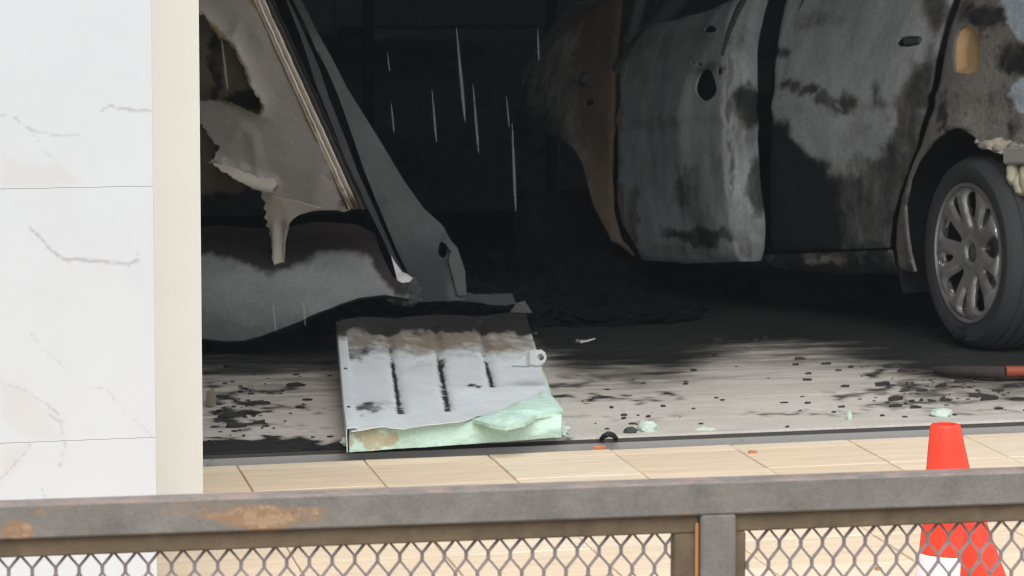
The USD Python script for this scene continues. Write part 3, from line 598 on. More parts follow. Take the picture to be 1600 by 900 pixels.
# window frame bars of the front door
def bar_px(name, pts, w, mat, parent, plane=(DO, Dn), r=None):
    P = on_plane(pts, *plane); obj(name, tube(P, w, 6), mat, parent, smooth=50, attrs=None)
bar_px('window_frame', [(985, 56), (992, 30), (1000, 0), (1018, -70), (1040, -140)], [.022, .024, .024, .022, .02], 'soot_grey', fdp)
bar_px('window_frame', [(1128, 86), (1138, 52), (1150, 22), (1164, -5), (1180, -40), (1200, -110)], [.006, .010, .012, .014, .016, .018], 'soot_grey', fdp)
# front fender
def soot_f(q): return np.clip(.22 + .42 * sm(q[:, 0], 930, 800) + .25 * sm(q[:, 1], 130, 240) * sm(q[:, 0], 930, 880) - .1 * blobs(q, [(915, 60, 50, 40, .9)]), 0, .98)
ff = [(975, -90), (948, -4), (916, 18), (882, 46), (850, 78), (824, 110), (808, 150), (802, 200), (812, 216), (850, 207), (883, 214), (905, 232), (918, 255), (934, 317), (950, 350), (964, 376), (986, 400), (974, 378), (958, 330), (953, 270), (955, 180), (960, 90), (966, 20), (984, -90)]
side_panel('front_fender', ff, 'burnt_panel', soot_f, lambda q: .95 * inpoly(q, [(905, -20), (990, -20), (965, 120), (963, 300), (985, 400), (940, 330), (920, 240), (915, 120)], 34) + .48, holes=[[(912, 158), (925, 154), (929, 158), (926, 164), (913, 165)]], flare=[(802, 200), (850, 207), (883, 214), (905, 232), (918, 255), (934, 317), (964, 376)])
sh = sz([(920, 122)])[0]
obj('mirror_stump', lumpy(W3(sh[:1], off(sh[:1], sh[1:]) + .012, sh[1:])[0], (.035, .025, .028), 4), 'soot_grey', car)
# hood over the front, buckled
hp = sz([(948, -4), (916, 18), (882, 46), (850, 78), (824, 110), (808, 150)])
ss = np.linspace(0, 1, 24); hl = np.stack([np.interp(ss, np.linspace(0, 1, len(hp)), hp[:, 0]), np.interp(ss, np.linspace(0, 1, len(hp)), hp[:, 1])], 1)
V = []; wd = 1.72
for k in np.linspace(0, 1, 24):
    o = -.06 - k * (wd - .1); lift = .07 * math.sin(math.pi * k) 
    V.append(W3(hl[:, 0], np.full(24, o), hl[:, 1] - .012 + lift))
V = np.vstack(V); tri = []
for i in range(23):
    for k in range(23):
        a = i * 24 + k; tri += [[a, a + 1, a + 25], [a, a + 25, a + 24]]
V += (fbm(V * 3, 3, 5) - .5)[:, None] * .05 * Zp
sheet('hood', V, np.array(tri), .01, UP, 'soot_grey', car)
# dark body behind the panels
def cbox(name, s0, s1, o0, o1, z0, z1, mat='soot_black', bev=.03, parent=None):
    return obj(name, frame_box(O, Fp, nL, Zp, s0, s1, o0, o1, z0, z1, bev), mat, parent or car, smooth=40)
cbox('floor_pan', .42, 2.45, -1.68, -.16, .27, .36)
cbox('engine_block', 2.62, 3.15, -1.4, -.45, .32, .85)
cbox('front_bumper', 3.12, 3.3, -1.70, -.06, .34, .62)
cbox('far_side', -.8, 3.1, -1.78, -1.70, .3, 1.15)
cbox('rear_body', -.88, -.45, -1.70, -.14, .34, 1.18)
cbox('cargo_floor', -.5, .5, -1.4, -.36, .74, .80)
cbox('roof', -.6, 1.9, -1.55, -.26, 1.66, 1.71, 'soot_grey')
obj('seat', cat_([frame_box(O, Fp, nL, Zp, 1.35, 1.85, -.75, -.25, .40, .55, .05), frame_box(O, Fp * .96 - Zp * .25, nL, Zp * .96 + Fp * .25, 1.5, 1.6, -.75, -.25, .1, .85, .03)]), 'soot_black', car)
obj('dashboard', frame_box(O, Fp, nL, Zp, 2.15, 2.45, -1.6, -.2, .75, 1.0, .06), 'soot_black', car)
def pillar(name, pts, r=.04): obj(name, tube(W3(*np.array(pts, float).T), r, 8), 'soot_grey', car, smooth=50)
for o1, o2 in ((-.12, -.30), (-1.66, -1.50)):
    pillar('pillar', [(2.45, o1, 1.12), (1.8, o2, 1.68)]); pillar('pillar', [(1.22, o1, .5), (1.2, o1, 1.1), (1.1, o2, 1.68)]); pillar('pillar', [(-.1, o1 * 1.9 if o1 > -1 else o1, 1.18), (-.45, o2, 1.68)], .05)
pB = np.array([(1.27, -.14, .34), (1.26, -.12, .7), (1.24, -.13, 1.15)]); obj('door_pillar', tube(W3(*pB.T), .055, 8), 'soot_black', car, smooth=50)
# bumper remains behind the wheel
bA = sz([(1580, 243)])[0]
def on_side(px, py, dz_off=0): s, z = sz([(px, py)])[0]; return O + s * Fp + z * Zp
qb = on_side(1600, 243); obj('bumper_bracket', frame_box(qb, Fp, nL, Zp, -.09, .058, -.05, .03, -.030, .033, .008), 'pale_plastic', car)
mb = []
for (x, y, a, b, sd) in [(1590, 270, .026, .05, 3), (1600, 288, .03, .04, 5), (1612, 275, .04, .06, 6)]:
    c = on_side(x, y) - .01 * nL; l = lumpy((0, 0, 0), (1, 1, 1), sd, 2, .3); v = np.array(l.vertices)
    mb.append(trimesh.Trimesh(c + v[:, :1] * a * Fp + v[:, 1:2] * .03 * nL + v[:, 2:] * b * Zp, l.faces, process=False))
obj('melted_bumper', cat_(mb), 'melted_plastic', car, smooth=60)
dr_ = []
for (x, y, a, b, sd) in [(1545, 226, .035, .016, 8), (1566, 232, .03, .014, 9), (1535, 221, .014, .012, 11), (1590, 228, .03, .012, 12)]:
    c = on_side(x, y) - .004 * nL; l = lumpy((0, 0, 0), (1, 1, 1), sd, 2, .45); v = np.array(l.vertices)
    dr_.append(trimesh.Trimesh(c + v[:, :1] * a * Fp + v[:, 1:2] * .02 * nL + v[:, 2:] * b * Zp, l.faces, process=False))
obj('melted_trim', cat_(dr_), 'pale_plastic', car, smooth=60)
# wheel housing
th = np.linspace(-.35, math.pi + .35, 30); V, tri = [], []
wc = np.array([0, .352])
for i, t in enumerate(th):
    for o in (-.05, -.3, -.55): V.append(W3([.46 * math.cos(t)], [o], [.352 + .455 * math.sin(t)])[0])
for i in range(29):
    for k in range(2):
        a = i * 3 + k; tri += [[a, a + 1, a + 4], [a, a + 4, a + 3]]
sheet('wheel_housing', np.array(V), np.array(tri), .005, -UP, 'soot_black', car)
cbox('housing_back', -.5, .5, -.62, -.56, .15, .85, bev=.01)

# rear wheel: upright on the floor, not pitched with the body
WC = O + UP * .350
HW = YAW - math.radians(20.5)
wf, wn = np.array([math.sin(HW), math.cos(HW), 0]), np.array([-math.cos(HW), math.sin(HW), 0])
WP = lambda r, t, o: WC + np.outer(r * np.cos(t), wf) + np.outer(r * np.sin(t), UP) + np.outer(o, wn)
def wrev(profile, n=72, close=True):
    V = []; th = np.arange(n) * 2 * math.pi / n
    for r, o in profile: V.append(WP(np.full(n, r), th, np.full(n, o)))
    F = []; m = len(profile)
    for i in range(m if close else m - 1):
        for k in range(n):
            a, b, c, d = i * n + k, i * n + (k + 1) % n, ((i + 1) % m) * n + (k + 1) % n, ((i + 1) % m) * n + k
            F += [[a, b, c], [a, c, d]]
    me = trimesh.Trimesh(np.vstack(V), F, process=False)
    if me.volume < 0: me.invert()
    return me
wheel = obj('wheel', wrev([(.245, -.215), (.245, -.03), (.238, -.03), (.238, -.215)]), 'soot_black', car, smooth=40)
ty = wrev([(.252, -.012), (.262, .0), (.285, .012), (.318, .010), (.338, -.006), (.347, -.03), (.351, -.07), (.352, -.115), (.351, -.16), (.346, -.2), (.33, -.225), (.29, -.235), (.252, -.22), (.252, -.1)])
v = np.array(ty.vertices); low = v[:, 2] < .012; v[:, 2] = np.where(low, np.maximum(v[:, 2], .001), v[:, 2]); ty.vertices = v
obj('tyre', ty, 'tyre', wheel, smooth=35)
gr = []
for o in (-.055, -.095, -.135, -.175): gr.append(wrev([(.3525, o - .014), (.3555, o - .012), (.3555, o + .012), (.3525, o + .014)], 72))
g_ = cat_(gr); v = np.array(g_.vertices); v[:, 2] = np.maximum(v[:, 2], .0005); g_.vertices = v
obj('tread', g_, 'tyre', wheel)
obj('rim_lip', wrev([(.243, -.028), (.243, .0), (.249, .006), (.256, .004), (.257, -.012), (.250, -.028)], 96), 'rim_bright', wheel, smooth=40)
# spoke disc: ten tear-shaped windows cut out
disc = Point(0, 0).buffer(.2445, 64)
for k in range(10):
    t = 2 * math.pi * (k + .5) / 10 + .12
    w = .040
    p = unary_union([Point(.188, 0).buffer(w), Point(.105, 0).buffer(.012)]).convex_hull
    if k % 2 == 1: p = unary_union([Point(.206, 0).buffer(.021), Point(.140, 0).buffer(.007)]).convex_hull
    p = shapely.affinity.rotate(p, math.degrees(t), origin=(0, 0)); disc = disc.difference(p)
disc = disc.difference(Point(0, 0).buffer(.032, 24))
p2, tri = plate(disc, .0065)
r = np.hypot(*p2.T); t = np.arctan2(p2[:, 1], p2[:, 0])
di = shapely.distance(disc.boundary, shapely.points(p2))
bow = -.030 + .026 * sm(r, .03, .20) - .010 * sm(r, .215, .245) + .014 * sm(di, 0, .014) + .006 * sm(r, .075, .045)
sheet('spokes', WP(r, t, bow), tri, .028, wn, 'rim_alloy', wheel)
obj('hub_cap', wrev([(.0, -.03), (.030, -.030), (.029, -.018), (.020, -.012), (.0, -.012)], 32, False), 'soot_grey', wheel, smooth=40)
obj('brake_disc', wrev([(.0, -.10), (.15, -.10), (.155, -.105), (.155, -.12), (.0, -.12)], 48, False), 'rim_bright', wheel, smooth=40)
nt = lumpy((0, 0, 0), (.030, .012, .022), 61, 3, .5, 2.6); nt.apply_translation(at_depth(1500, 519, (O - CAM) @ cF - .03)); obj('torn_rubber', nt, 'soot_black', wheel, smooth=50)
# bare burnt rim and axle at the front, low in the dark
fw = W3([2.82], [-.10], [.0])[0]; fw[2] = .27
def frw(profile, n=48):
    th = np.arange(n) * 2 * math.pi / n; V = [fw + np.outer(r * np.cos(th), Fh) + np.outer(r * np.sin(th), UP) + o * nL for r, o in profile]; F = []; m = len(profile)
    for i in range(m):
        for k in range(n):
            a, b, c, d = i * n + k, i * n + (k + 1) % n, ((i + 1) % m) * n + (k + 1) % n, ((i + 1) % m) * n + k; F += [[a, b, c], [a, c, d]]
    return trimesh.Trimesh(np.vstack(V), F, process=False)
fwp = obj('bare_hub', frw([(.10, -.26), (.16, -.26), (.165, -.2), (.16, -.14), (.10, -.14), (.06, -.12), (.02, -.12), (.02, -.24)]), 'soot_black', car, smooth=40)

# ------------------------------------------------------------------ wrecked sectional door hanging at the left
P1, P2, P3 = at_depth(430, 0, 11.75), at_depth(575, 335, 12.15), at_depth(316, 250, 12.45)
pn = np.cross(P2 - P1, P3 - P1); pn /= np.linalg.norm(pn); pn = pn if pn @ cF < 0 else -pn
hang = thing('wrecked_door_panel', 'torn beige door panel hanging at a slant beside the cream jamb', 'door panel', loc=P2 * [1, 1, 0])
PX = lambda pts, o=0: on_plane(pts, P1 + o * pn, pn)
e1 = (P2 - P1) / np.linalg.norm(P2 - P1); e2 = np.cross(pn, e1)
def flat(pts, o=0): P = PX(pts, o) - P1; return np.c_[P @ e1, P @ e2]
F3 = lambda p2, o: P1 + np.outer(p2[:, 0], e1) + np.outer(p2[:, 1], e2) + np.outer(np.broadcast_to(o, len(p2)), pn)
skin = [(215, -400), (300, -220), (398, -4), (470, 158), (548, 327), (538, 331), (522, 328), (500, 328), (478, 329), (463, 336), (452, 350), (446, 378), (443, 415), (441, 445), (438, 474), (435, 455), (433, 420), (432, 396), (427, 376), (420, 352), (421, 340), (416, 322), (419, 305), (410, 294), (399, 281), (386, 271), (370, 260), (352, 255), (340, 255), (331, 250), (322, 262), (60, 300), (60, -400)]
rngn = np.random.default_rng(3)
hA = [(60, 0), (300, 8), (322, 22), (336, 42), (346, 56), (360, 62), (370, 72), (382, 96), (392, 122), (400, 138), (409, 150), (413, 160), (408, 173), (398, 170), (388, 166), (372, 160), (352, 152), (335, 150), (316, 152), (60, 165)]
hB = [(60, 195), (312, 192), (322, 205), (332, 222), (345, 232), (336, 243), (330, 252), (316, 300), (60, 290)]
rag = lambda pts, a: [(x + rngn.uniform(-a, a), y + rngn.uniform(-a, a)) for x, y in np.array(shapely.segmentize(Polygon(pts).exterior, 5).coords)[:-1]]
poly = Polygon(flat(skin)).buffer(0)
for h in (hA, hB): poly = poly.difference(Polygon(flat(rag(h, 2.3))).buffer(0))
poly = max(getattr(poly, 'geoms', [poly]), key=lambda g: g.area)
p2, tri = plate(poly, .014)
q = proj(F3(p2, 0)); db = shapely.distance(LineString(flat(rag(hA, .1))), shapely.points(p2))
rid = 1 - np.abs(2 * fbm(np.c_[p2 @ np.array([[.8, .6], [-.6, .8]]) * [2.2, 5.0], p2[:, :1] * 0], 2, 14) - 1)
wav = .018 * (fbm(np.c_[p2 * 1.7, p2[:, :1] * 0], 3, 2) - .5) + .022 * np.clip(rid - .72, 0, 1)
curl = .012 * inpoly(q, [(300, 240), (345, 254), (436, 280), (434, 292), (395, 282), (300, 262)], 3) + .02 * np.exp(-db / .03) - .03 * sm(q[:, 1], 380, 470)
so = np.maximum(.85 * np.exp(-db / .022) * (q[:, 0] > 318), np.maximum(sm(q[:, 1], 440, 466), .6 * inpoly(q, [(520, 330), (560, 335), (480, 150), (455, 150), (505, 260), (525, 310)], 14)))
so = np.maximum(so, .45 * np.exp(-shapely.distance(LineString(flat([(398, -4), (548, 327)])), shapely.points(p2)) / .03))
sheet('skin', F3(p2, wav + curl), tri, .002, -cF, 'beige_skin', hang, attrs={'soot': so})
core = [(215, -400), (398, -4), (548, 327), (540, 333), (500, 340), (470, 345), (430, 322), (402, 290), (385, 300), (360, 316), (330, 322), (60, 330), (60, -400)]
p2, tri = plate(Polygon(flat(core)).buffer(0), .022)
q = proj(F3(p2, 0))
sheet('foam_core', F3(p2, -.022 - .016 * (fbm(np.c_[p2 * 9, p2[:, :1] * 0], 3, 7))), tri, .018, -cF, 'charred_foam', hang, attrs={'soot': np.maximum(sm(q[:, 1], 290, 325) * .9, blobs(q, [(330, 100, 16, 80, .7), (380, 160, 40, 14, .9), (420, 320, 60, 30, 1)]))})
# layered broken edge along the slant
for (wpx0, wpx1, dpt, mt, sd) in [(0, 4, .003, 'layered_edge', 1), (6, 9.5, -.002, 'beige_skin', 5), (10, 14, -.008, 'layered_edge', 2), (15, 18, -.014, 'beige_skin', 6), (18, 26, -.020, 'char_brown', 3), (25, 32, -.034, 'soot_black', 4)]:
    A = np.linspace(0, 1, 90); x = 392 + 150 * (A * 1.24 - .24) ; yv = -4 + 331 * (A * 1.24 - .24)
    j0 = 1.8 * (fbm(np.c_[A * 22, A * 0 + sd, A * 0], 3, sd) - .5); j1 = 2.2 * (fbm(np.c_[A * 26, A * 0 + sd + 4, A * 0], 3, sd + 9) - .5)
    Lq = np.c_[x + wpx0 + j0, yv]; Rq = np.c_[x + wpx1 + j1 + 2, yv]
    rows_ = [PX(Lq + (Rq - Lq) * g, dpt + .004 * math.sin(math.pi * g) - .006 * g) for g in (0, .25, .5, .75, 1)]
    V = np.vstack(rows_); n = 90; tri = []
    for i in range(4):
        for k in range(n - 1):
            a = i * n + k; tri += [[a, a + 1, a + n + 1], [a, a + n + 1, a + n]]
    q = proj(V); V = V + ((fbm(V * 14, 3, sd) - .5)[:, None] * .004) * pn
    sheet('edge_layer', V, np.array(tri), .005, -cF, mt, hang, attrs={'soot': np.maximum(sm(q[:, 1], 230, 340) * .8, .25 * (sd == 3))})
# pale torn lining hanging below
lin = [(412, 296), (430, 304), (470, 312), (505, 322), (488, 328), (470, 333), (457, 342), (449, 356), (446, 380), (444, 410), (441, 438), (440.5, 462), (438.5, 476), (436.5, 462), (437.5, 440), (434.5, 425), (433.5, 404), (430, 398), (431.5, 388), (427, 380), (428.5, 372), (422, 364), (424, 356), (418, 350), (421.5, 343), (416, 337), (420, 328), (415, 322), (418, 314), (411, 306)]
p2, tri = plate(Polygon(flat(lin)).buffer(0), .0055)
q = proj(F3(p2, 0))
sheet('torn_lining', F3(p2, .012 + .012 * np.sin(q[:, 0] * .28) * sm(q[:, 1], 320, 400) + .006 * (fbm(np.c_[p2 * 14, p2[:, :1] * 0], 2, 5) - .5)), tri, .002, -cF, 'torn_lining', hang, attrs={'soot': sm(q[:, 1], 436, 462)})

# curled pale lip where the skin tore
lip = [(334, 251), (352, 254), (372, 260), (392, 268), (410, 273), (432, 277), (437, 283), (434, 291), (422, 290), (404, 285), (388, 276), (366, 265), (348, 259)]
p2, tri = plate(Polygon(flat(rag(lip, .8))).buffer(0), .007)
q = proj(F3(p2, 0)); top_ = np.interp(q[:, 0], [334, 372, 410, 437], [250, 259, 272, 278])
sheet('torn_lip', F3(p2, .010 + .030 * sm(q[:, 1] - top_, -1, 12)), tri, .002, -cF, 'torn_lining', hang, attrs={'soot': 0 * q[:, 0]})

# curved grey sheet below it
G1 = at_depth(330, 450, 12.55); gn = -(cF * .93 + cR * .18) + UP * .30; gn /= np.linalg.norm(gn)
ge1 = np.cross(UP, gn); ge1 /= np.linalg.norm(ge1); ge2 = np.cross(gn, ge1)
gflat = lambda pts: (lambda P: np.c_[P @ ge1, P @ ge2])(on_plane(pts, G1, gn) - G1)
G3 = lambda p2, o: G1 + np.outer(p2[:, 0], ge1) + np.outer(p2[:, 1], ge2) + np.outer(np.broadcast_to(o, len(p2)), gn)
gp = [(60, 330), (320, 330), (420, 335), (470, 322), (540, 326), (572, 345), (590, 385), (612, 430), (640, 458), (636, 466), (600, 461), (560, 465), (530, 473), (500, 483), (465, 496), (430, 506), (400, 514), (370, 519), (340, 520), (300, 517), (60, 500)]
p2, tri = plate(Polygon(gflat(gp)).buffer(0), .018)
q = proj(G3(p2, 0))
top = np.interp(q[:, 0], [60, 330, 360, 420, 450, 500, 540, 570, 590, 620], [395, 392, 402, 424, 418, 392, 384, 392, 425, 465])
so = sm(q[:, 1], top + 26, top - 20)
so = np.maximum(so, .5 * sm(q[:, 0], 380, 330) * sm(q[:, 1], 450, 380))
o = -.11 * np.clip((q[:, 1] - 440) / 80, -1.2, 1.2) ** 2 + .012 * (fbm(np.c_[p2 * 3, p2[:, :1] * 0], 2, 8) - .5)
o -= .05 * sm(q[:, 1], 350, 300)
rid = 1 - np.abs(2 * fbm(np.c_[p2 @ np.array([[.9, .4], [-.4, .9]]) * [2.5, 5.5], p2[:, :1] * 0], 2, 24) - 1)
o += .035 * np.clip(rid - .70, 0, 1)
gs = thing('buckled_sheet', 'buckled grey metal sheet with charred upper part, low beside the jamb', 'metal sheet', loc=G1 * [1, 1, 0])
sheet('sheet_face', G3(p2, o), tri, .003, -cF, 'grey_sheet', gs, attrs={'soot': so})
hem = np.array([(300, 517), (340, 520), (370, 519), (400, 514), (430, 506), (465, 496), (500, 483), (530, 473), (560, 465), (600, 461), (636, 466)])
hq = gflat(hem); oh = -.11 * np.clip((hem[:, 1] - 440) / 80, -1.2, 1.2) ** 2
obj('rolled_hem', tube(G3(hq, oh - .006), .006, 8), 'soot_black', gs, smooth=50)
crs = lumpy((0, 0, 0), (.062, .05, .052), 21, 3, .5, 2.6); crs.apply_translation(at_depth(632, 455, 12.75)); obj('crumpled_end', crs, 'soot_grey', gs, smooth=35)

# slanting steel channel
B1, B2, B3 = at_depth(452, -10, 12.5), at_depth(690, 455, 13.0), at_depth(640, 275, 12.72)
bn = np.cross(B2 - B1, B3 - B1); bn /= np.linalg.norm(bn); bn = bn if bn @ cF < 0 else -bn
bn = -(cF * .9) + cR * .35 + UP * .05; bn /= np.linalg.norm(bn)
b1 = np.cross(UP, bn); b1 /= np.linalg.norm(b1); b2 = np.cross(bn, b1)
bc = at_depth(600, 250, 12.75)
bflat = lambda pts: (lambda P: np.c_[P @ b1, P @ b2])(on_plane(pts, bc, bn) - bc)
Bq3 = lambda p2, o: bc + np.outer(p2[:, 0], b1) + np.outer(p2[:, 1], b2) + np.outer(np.broadcast_to(o, len(p2)), bn)
beam = thing('fallen_steel_channel', 'long grey steel channel leaning diagonally behind the torn beige panel', 'steel channel', loc=bc * [1, 1, 0])
face = [(420, -90), (452, -10), (478, 40), (494, 78), (511, 108), (529, 150), (552, 215), (570, 268), (600, 342), (622, 395), (644, 440), (658, 472), (728, 468), (726, 430), (714, 392), (692, 352), (662, 325), (630, 280), (598, 226), (567, 176), (543, 138), (517, 88), (497, 52), (474, 6), (462, -14), (430, -90)]
kh = ell(692, 390, 7, 13, 14)
p2, tri = plate(Polygon(bflat(face)).buffer(0).difference(Polygon(bflat(kh))), .016)
q = proj(Bq3(p2, 0))
so = np.maximum.reduce([.85 * sm(q[:, 1], 300, 430) * sm(q[:, 0], 716, 692), .8 * sm(q[:, 1], 90, 30), blobs(q, [(640, 370, 34, 30, .4), (660, 440, 34, 30, .7), (590, 330, 10, 40, .5), (500, 90, 8, 30, .6)])])
sheet('channel_web', Bq3(p2, .012 * (fbm(np.c_[p2 * 2, p2[:, :1] * 0], 2, 4) - .5)), tri, .004, -cF, 'beam_steel', beam, attrs={'soot': so})
flg = [(418, -90), (446, -10), (470, 50), (484, 90), (494, 125), (520, 190), (548, 262), (575, 320), (600, 370), (622, 420), (634, 428), (612, 380), (588, 325), (562, 268), (542, 215), (516, 150), (503, 110), (490, 78), (474, 42), (450, -10), (424, -90)]
p2, tri = plate(Polygon(bflat(flg)).buffer(0), .012)
q = proj(Bq3(p2, 0))
sheet('channel_flange', Bq3(p2, -.02), tri, .004, -cF, 'beam_steel', beam, attrs={'soot': .62 + .2 * sm(q[:, 1], 200, 400)})
tab = [(688, 378), (698, 372), (712, 388), (724, 425), (726, 462), (712, 462), (704, 430), (698, 408), (702, 394), (694, 382)]
p2, tri = plate(Polygon(bflat(tab)).buffer(0), .008)
sheet('bent_tab', Bq3(p2, .02), tri, .003, -cF, 'beam_steel', beam, attrs={'soot': np.full(len(p2), .1)})
def px_scrap(name, pts, depth, mat, label, cat, tilt=(0, 0, .3), thick=.004, res=.01, bulge=.01, group=None, attrs=None):
    c = at_depth(*np.mean(pts, 0), depth); n_ = -cF + cR * tilt[0] + UP * tilt[2]; n_ /= np.linalg.norm(n_)
    a = np.cross(UP, n_); a /= np.linalg.norm(a); b = np.cross(n_, a)
    P = on_plane(pts, c, n_) - c; p2 = np.c_[P @ a, P @ b]
    p2, tri = plate(Polygon(p2).buffer(0), res)
    V = c + np.outer(p2[:, 0], a) + np.outer(p2[:, 1], b) + np.outer(bulge * (fbm(np.c_[p2 * 25, p2[:, :1] * 0], 2, len(label)) - .5) * 2, n_)
    return sheet(name, V, tri, thick, -cF, mat, '/World', attrs=attrs, label=label, cat=cat, group=group)
px_scrap('pale_shard', [(611, 399), (616, 408), (628, 424), (645, 434), (640, 440), (628, 442), (621, 438), (616, 418)], 12.6, 'light_shard', 'small pale pointed shard caught at the foot of the steel channel', 'shard')
px_scrap('triangular_scrap', [(797, 488), (806, 474), (820, 470), (824, 476), (832, 488), (815, 489)], 12.5, 'soot_grey', 'small grey triangular scrap standing just behind the mint foam slab', 'scrap', bulge=.015)
px_scrap('charred_ledge', [(650, 452), (720, 455), (742, 460), (800, 458), (806, 474), (790, 478), (720, 470), (650, 470)], 13.3, 'soot_grey', 'charred ledge on the floor behind the mint foam slab', 'scrap', bulge=.012)

# ------------------------------------------------------------------ foam-filled slab on the floor
def q3(x, y, z): return ground(x, y, z)
FL, FRt = ground(541, 668, .078), ground(878, 645, .090)
BL, BRt = at_depth(531, 497, 12.25), at_depth(822, 492, 12.25)
tnorm = np.cross(FRt - FL, BL - FL); tnorm /= np.linalg.norm(tnorm)
S3 = lambda u, v, h: (np.outer((1 - u) * (1 - v), FL) + np.outer(u * (1 - v), FRt) + np.outer((1 - u) * v, BL) + np.outer(u * v, BRt)) + np.outer(np.broadcast_to(h, len(u)), tnorm)
def uv_of(pts):
    """slab coordinates of surveyed points"""
    o = []
    for p in pts:
        P = on_plane([p], FL, tnorm)[0]; u, v = .5, .5
        for _ in range(30):
            f0 = S3(np.array([u]), np.array([v]), 0)[0]; du = (S3(np.array([u + 1e-4]), np.array([v]), 0)[0] - f0) * 1e4; dv = (S3(np.array([u]), np.array([v + 1e-4]), 0)[0] - f0) * 1e4
            d = np.linalg.lstsq(np.c_[du, dv], P - f0, rcond=None)[0]; u, v = u + d[0], v + d[1]
        o.append((u, v))
    return np.array(o)
slab = thing('foam_core_slab', 'broken white door section with mint foam core lying on the garage threshold', 'door section', loc=(FL + FRt) / 2 * [1, 1, 0])
Lu, Lv = np.linalg.norm(FRt - FL), np.linalg.norm(BL - FL)
skin_px = [(533, 500), (560, 496), (620, 500), (680, 493), (740, 498), (790, 492), (822, 494), (832, 530), (842, 560), (852, 600), (862, 628), (840, 630), (815, 634), (790, 642), (768, 648), (745, 652), (738, 655), (715, 660), (690, 662), (668, 664), (645, 667), (625, 668), (600, 667), (575, 670), (549, 672), (543, 640), (538, 590), (534, 545)]
suv = uv_of(skin_px) * [Lu, Lv]
p2, tri = plate(Polygon(suv).buffer(0), .012)
u, v = p2[:, 0] / Lu, p2[:, 1] / Lv; q = proj(S3(u, v, 0))
grooves = [LineString(uv_of(g) * [Lu, Lv]) for g in ([(604, 510), (612, 560), (618, 590), (622, 620), (627, 645)], [(680, 505), (686, 560), (692, 600), (700, 642)], [(752, 505), (757, 548), (764, 580), (770, 604)])]
dg = np.min([shapely.distance(g, shapely.points(p2)) for g in grooves], 0)
dgp = np.min([shapely.distance(LineString(g), shapely.points(q)) for g in ([(604, 510), (612, 560), (618, 590), (622, 620), (627, 643)], [(680, 505), (686, 560), (692, 600), (700, 640)], [(752, 505), (757, 548), (764, 580), (769, 600)])], 0)
h = -.014 * np.exp(-(dg / .012) ** 2) + .010 * (fbm(np.c_[p2 * [9, 4], p2[:, :1] * 0], 3, 3) - .5) + .016 * sm(q[:, 1], 640, 668) * (fbm(np.c_[p2[:, 0] * 14, p2[:, :1] * 0, p2[:, :1] * 0], 3, 6) - .4)
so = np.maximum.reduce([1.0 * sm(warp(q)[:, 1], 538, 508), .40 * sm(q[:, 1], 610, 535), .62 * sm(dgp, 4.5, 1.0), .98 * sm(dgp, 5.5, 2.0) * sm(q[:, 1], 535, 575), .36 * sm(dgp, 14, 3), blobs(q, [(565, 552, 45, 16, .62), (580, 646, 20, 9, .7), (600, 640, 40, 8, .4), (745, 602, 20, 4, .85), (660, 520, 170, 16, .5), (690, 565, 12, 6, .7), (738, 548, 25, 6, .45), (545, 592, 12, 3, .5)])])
ru = np.maximum(.75 * inpoly(q, [(520, 500), (840, 490), (838, 548), (780, 550), (700, 548), (620, 552), (530, 545)], 16), .4 * inpoly(q, [(740, 500), (830, 500), (840, 555), (750, 545)], 12))
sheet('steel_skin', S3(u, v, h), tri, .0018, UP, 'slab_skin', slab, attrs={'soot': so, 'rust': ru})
# foam body: block with a torn, lumpy front
N1, N2, N3 = 120, 90, 12
us = np.linspace(.01, 1.0, N1)
prof_front = lambda u: .020 * (fbm(np.c_[u * 14, u * 0, u * 0], 4, 2) - .5) * 2 
V, tri = [], []
for j, hh in enumerate(np.linspace(0, 1, N3)):
    fr = -.004 - .022 * fbm(np.c_[us * 11, us * 0 + hh * 2.2, us * 0], 4, 12) * math.sin(math.pi * min(1, .25 + hh * .8)) + .008 * hh * sm(us, .8, .3)
    P = S3(us, fr / Lv, -.072 + hh * .068)
    V.append(P)
for j in range(N3 - 1):
    for k in range(N1 - 1):
        a = j * N1 + k; tri += [[a, a + 1, a + N1 + 1], [a, a + N1 + 1, a + N1]]
base_n = len(V) * N1
for w in np.linspace(.004, .97, 30): V.append(S3(us, np.full(N1, w), -.006 - .022 * float(sm(w, .02, .10))))
for j in range(N3 - 1, N3 - 1 + 30):
    for k in range(N1 - 1):
        a = j * N1 + k; tri += [[a, a + 1, a + N1 + 1], [a, a + N1 + 1, a + N1]]
for w in np.linspace(.97, .0, 8): V.append(S3(us, np.full(N1, w), -.070))
for j in range(N3 + 29, N3 + 37):
    for k in range(N1 - 1):
        a = j * N1 + k; tri += [[a, a + 1, a + N1 + 1], [a, a + N1 + 1, a + N1]]
V = np.vstack(V); tri = np.array(tri)
q = proj(V)
for side in (0, N1 - 1):
    ring = np.arange(side, len(V), N1); c = len(V); V = np.vstack([V, V[ring].mean(0)]); q = proj(V)
    rt = np.stack([ring, np.roll(ring, -1), np.full(len(ring), c)], 1); tri = np.vstack([tri, rt if side == 0 else rt[:, ::-1]])
mm = trimesh.Trimesh(V, tri, process=False)
obj('foam_core', (V, tri if mm.volume > 0 else tri[:, ::-1]), 'mint_foam', slab, smooth=True, attrs={'soot': np.maximum(blobs(q, [(590, 680, 40, 22, .75), (556, 690, 16, 14, .5), (850, 668, 30, 10, .3)]), sm(q[:, 1], 620, 560))})
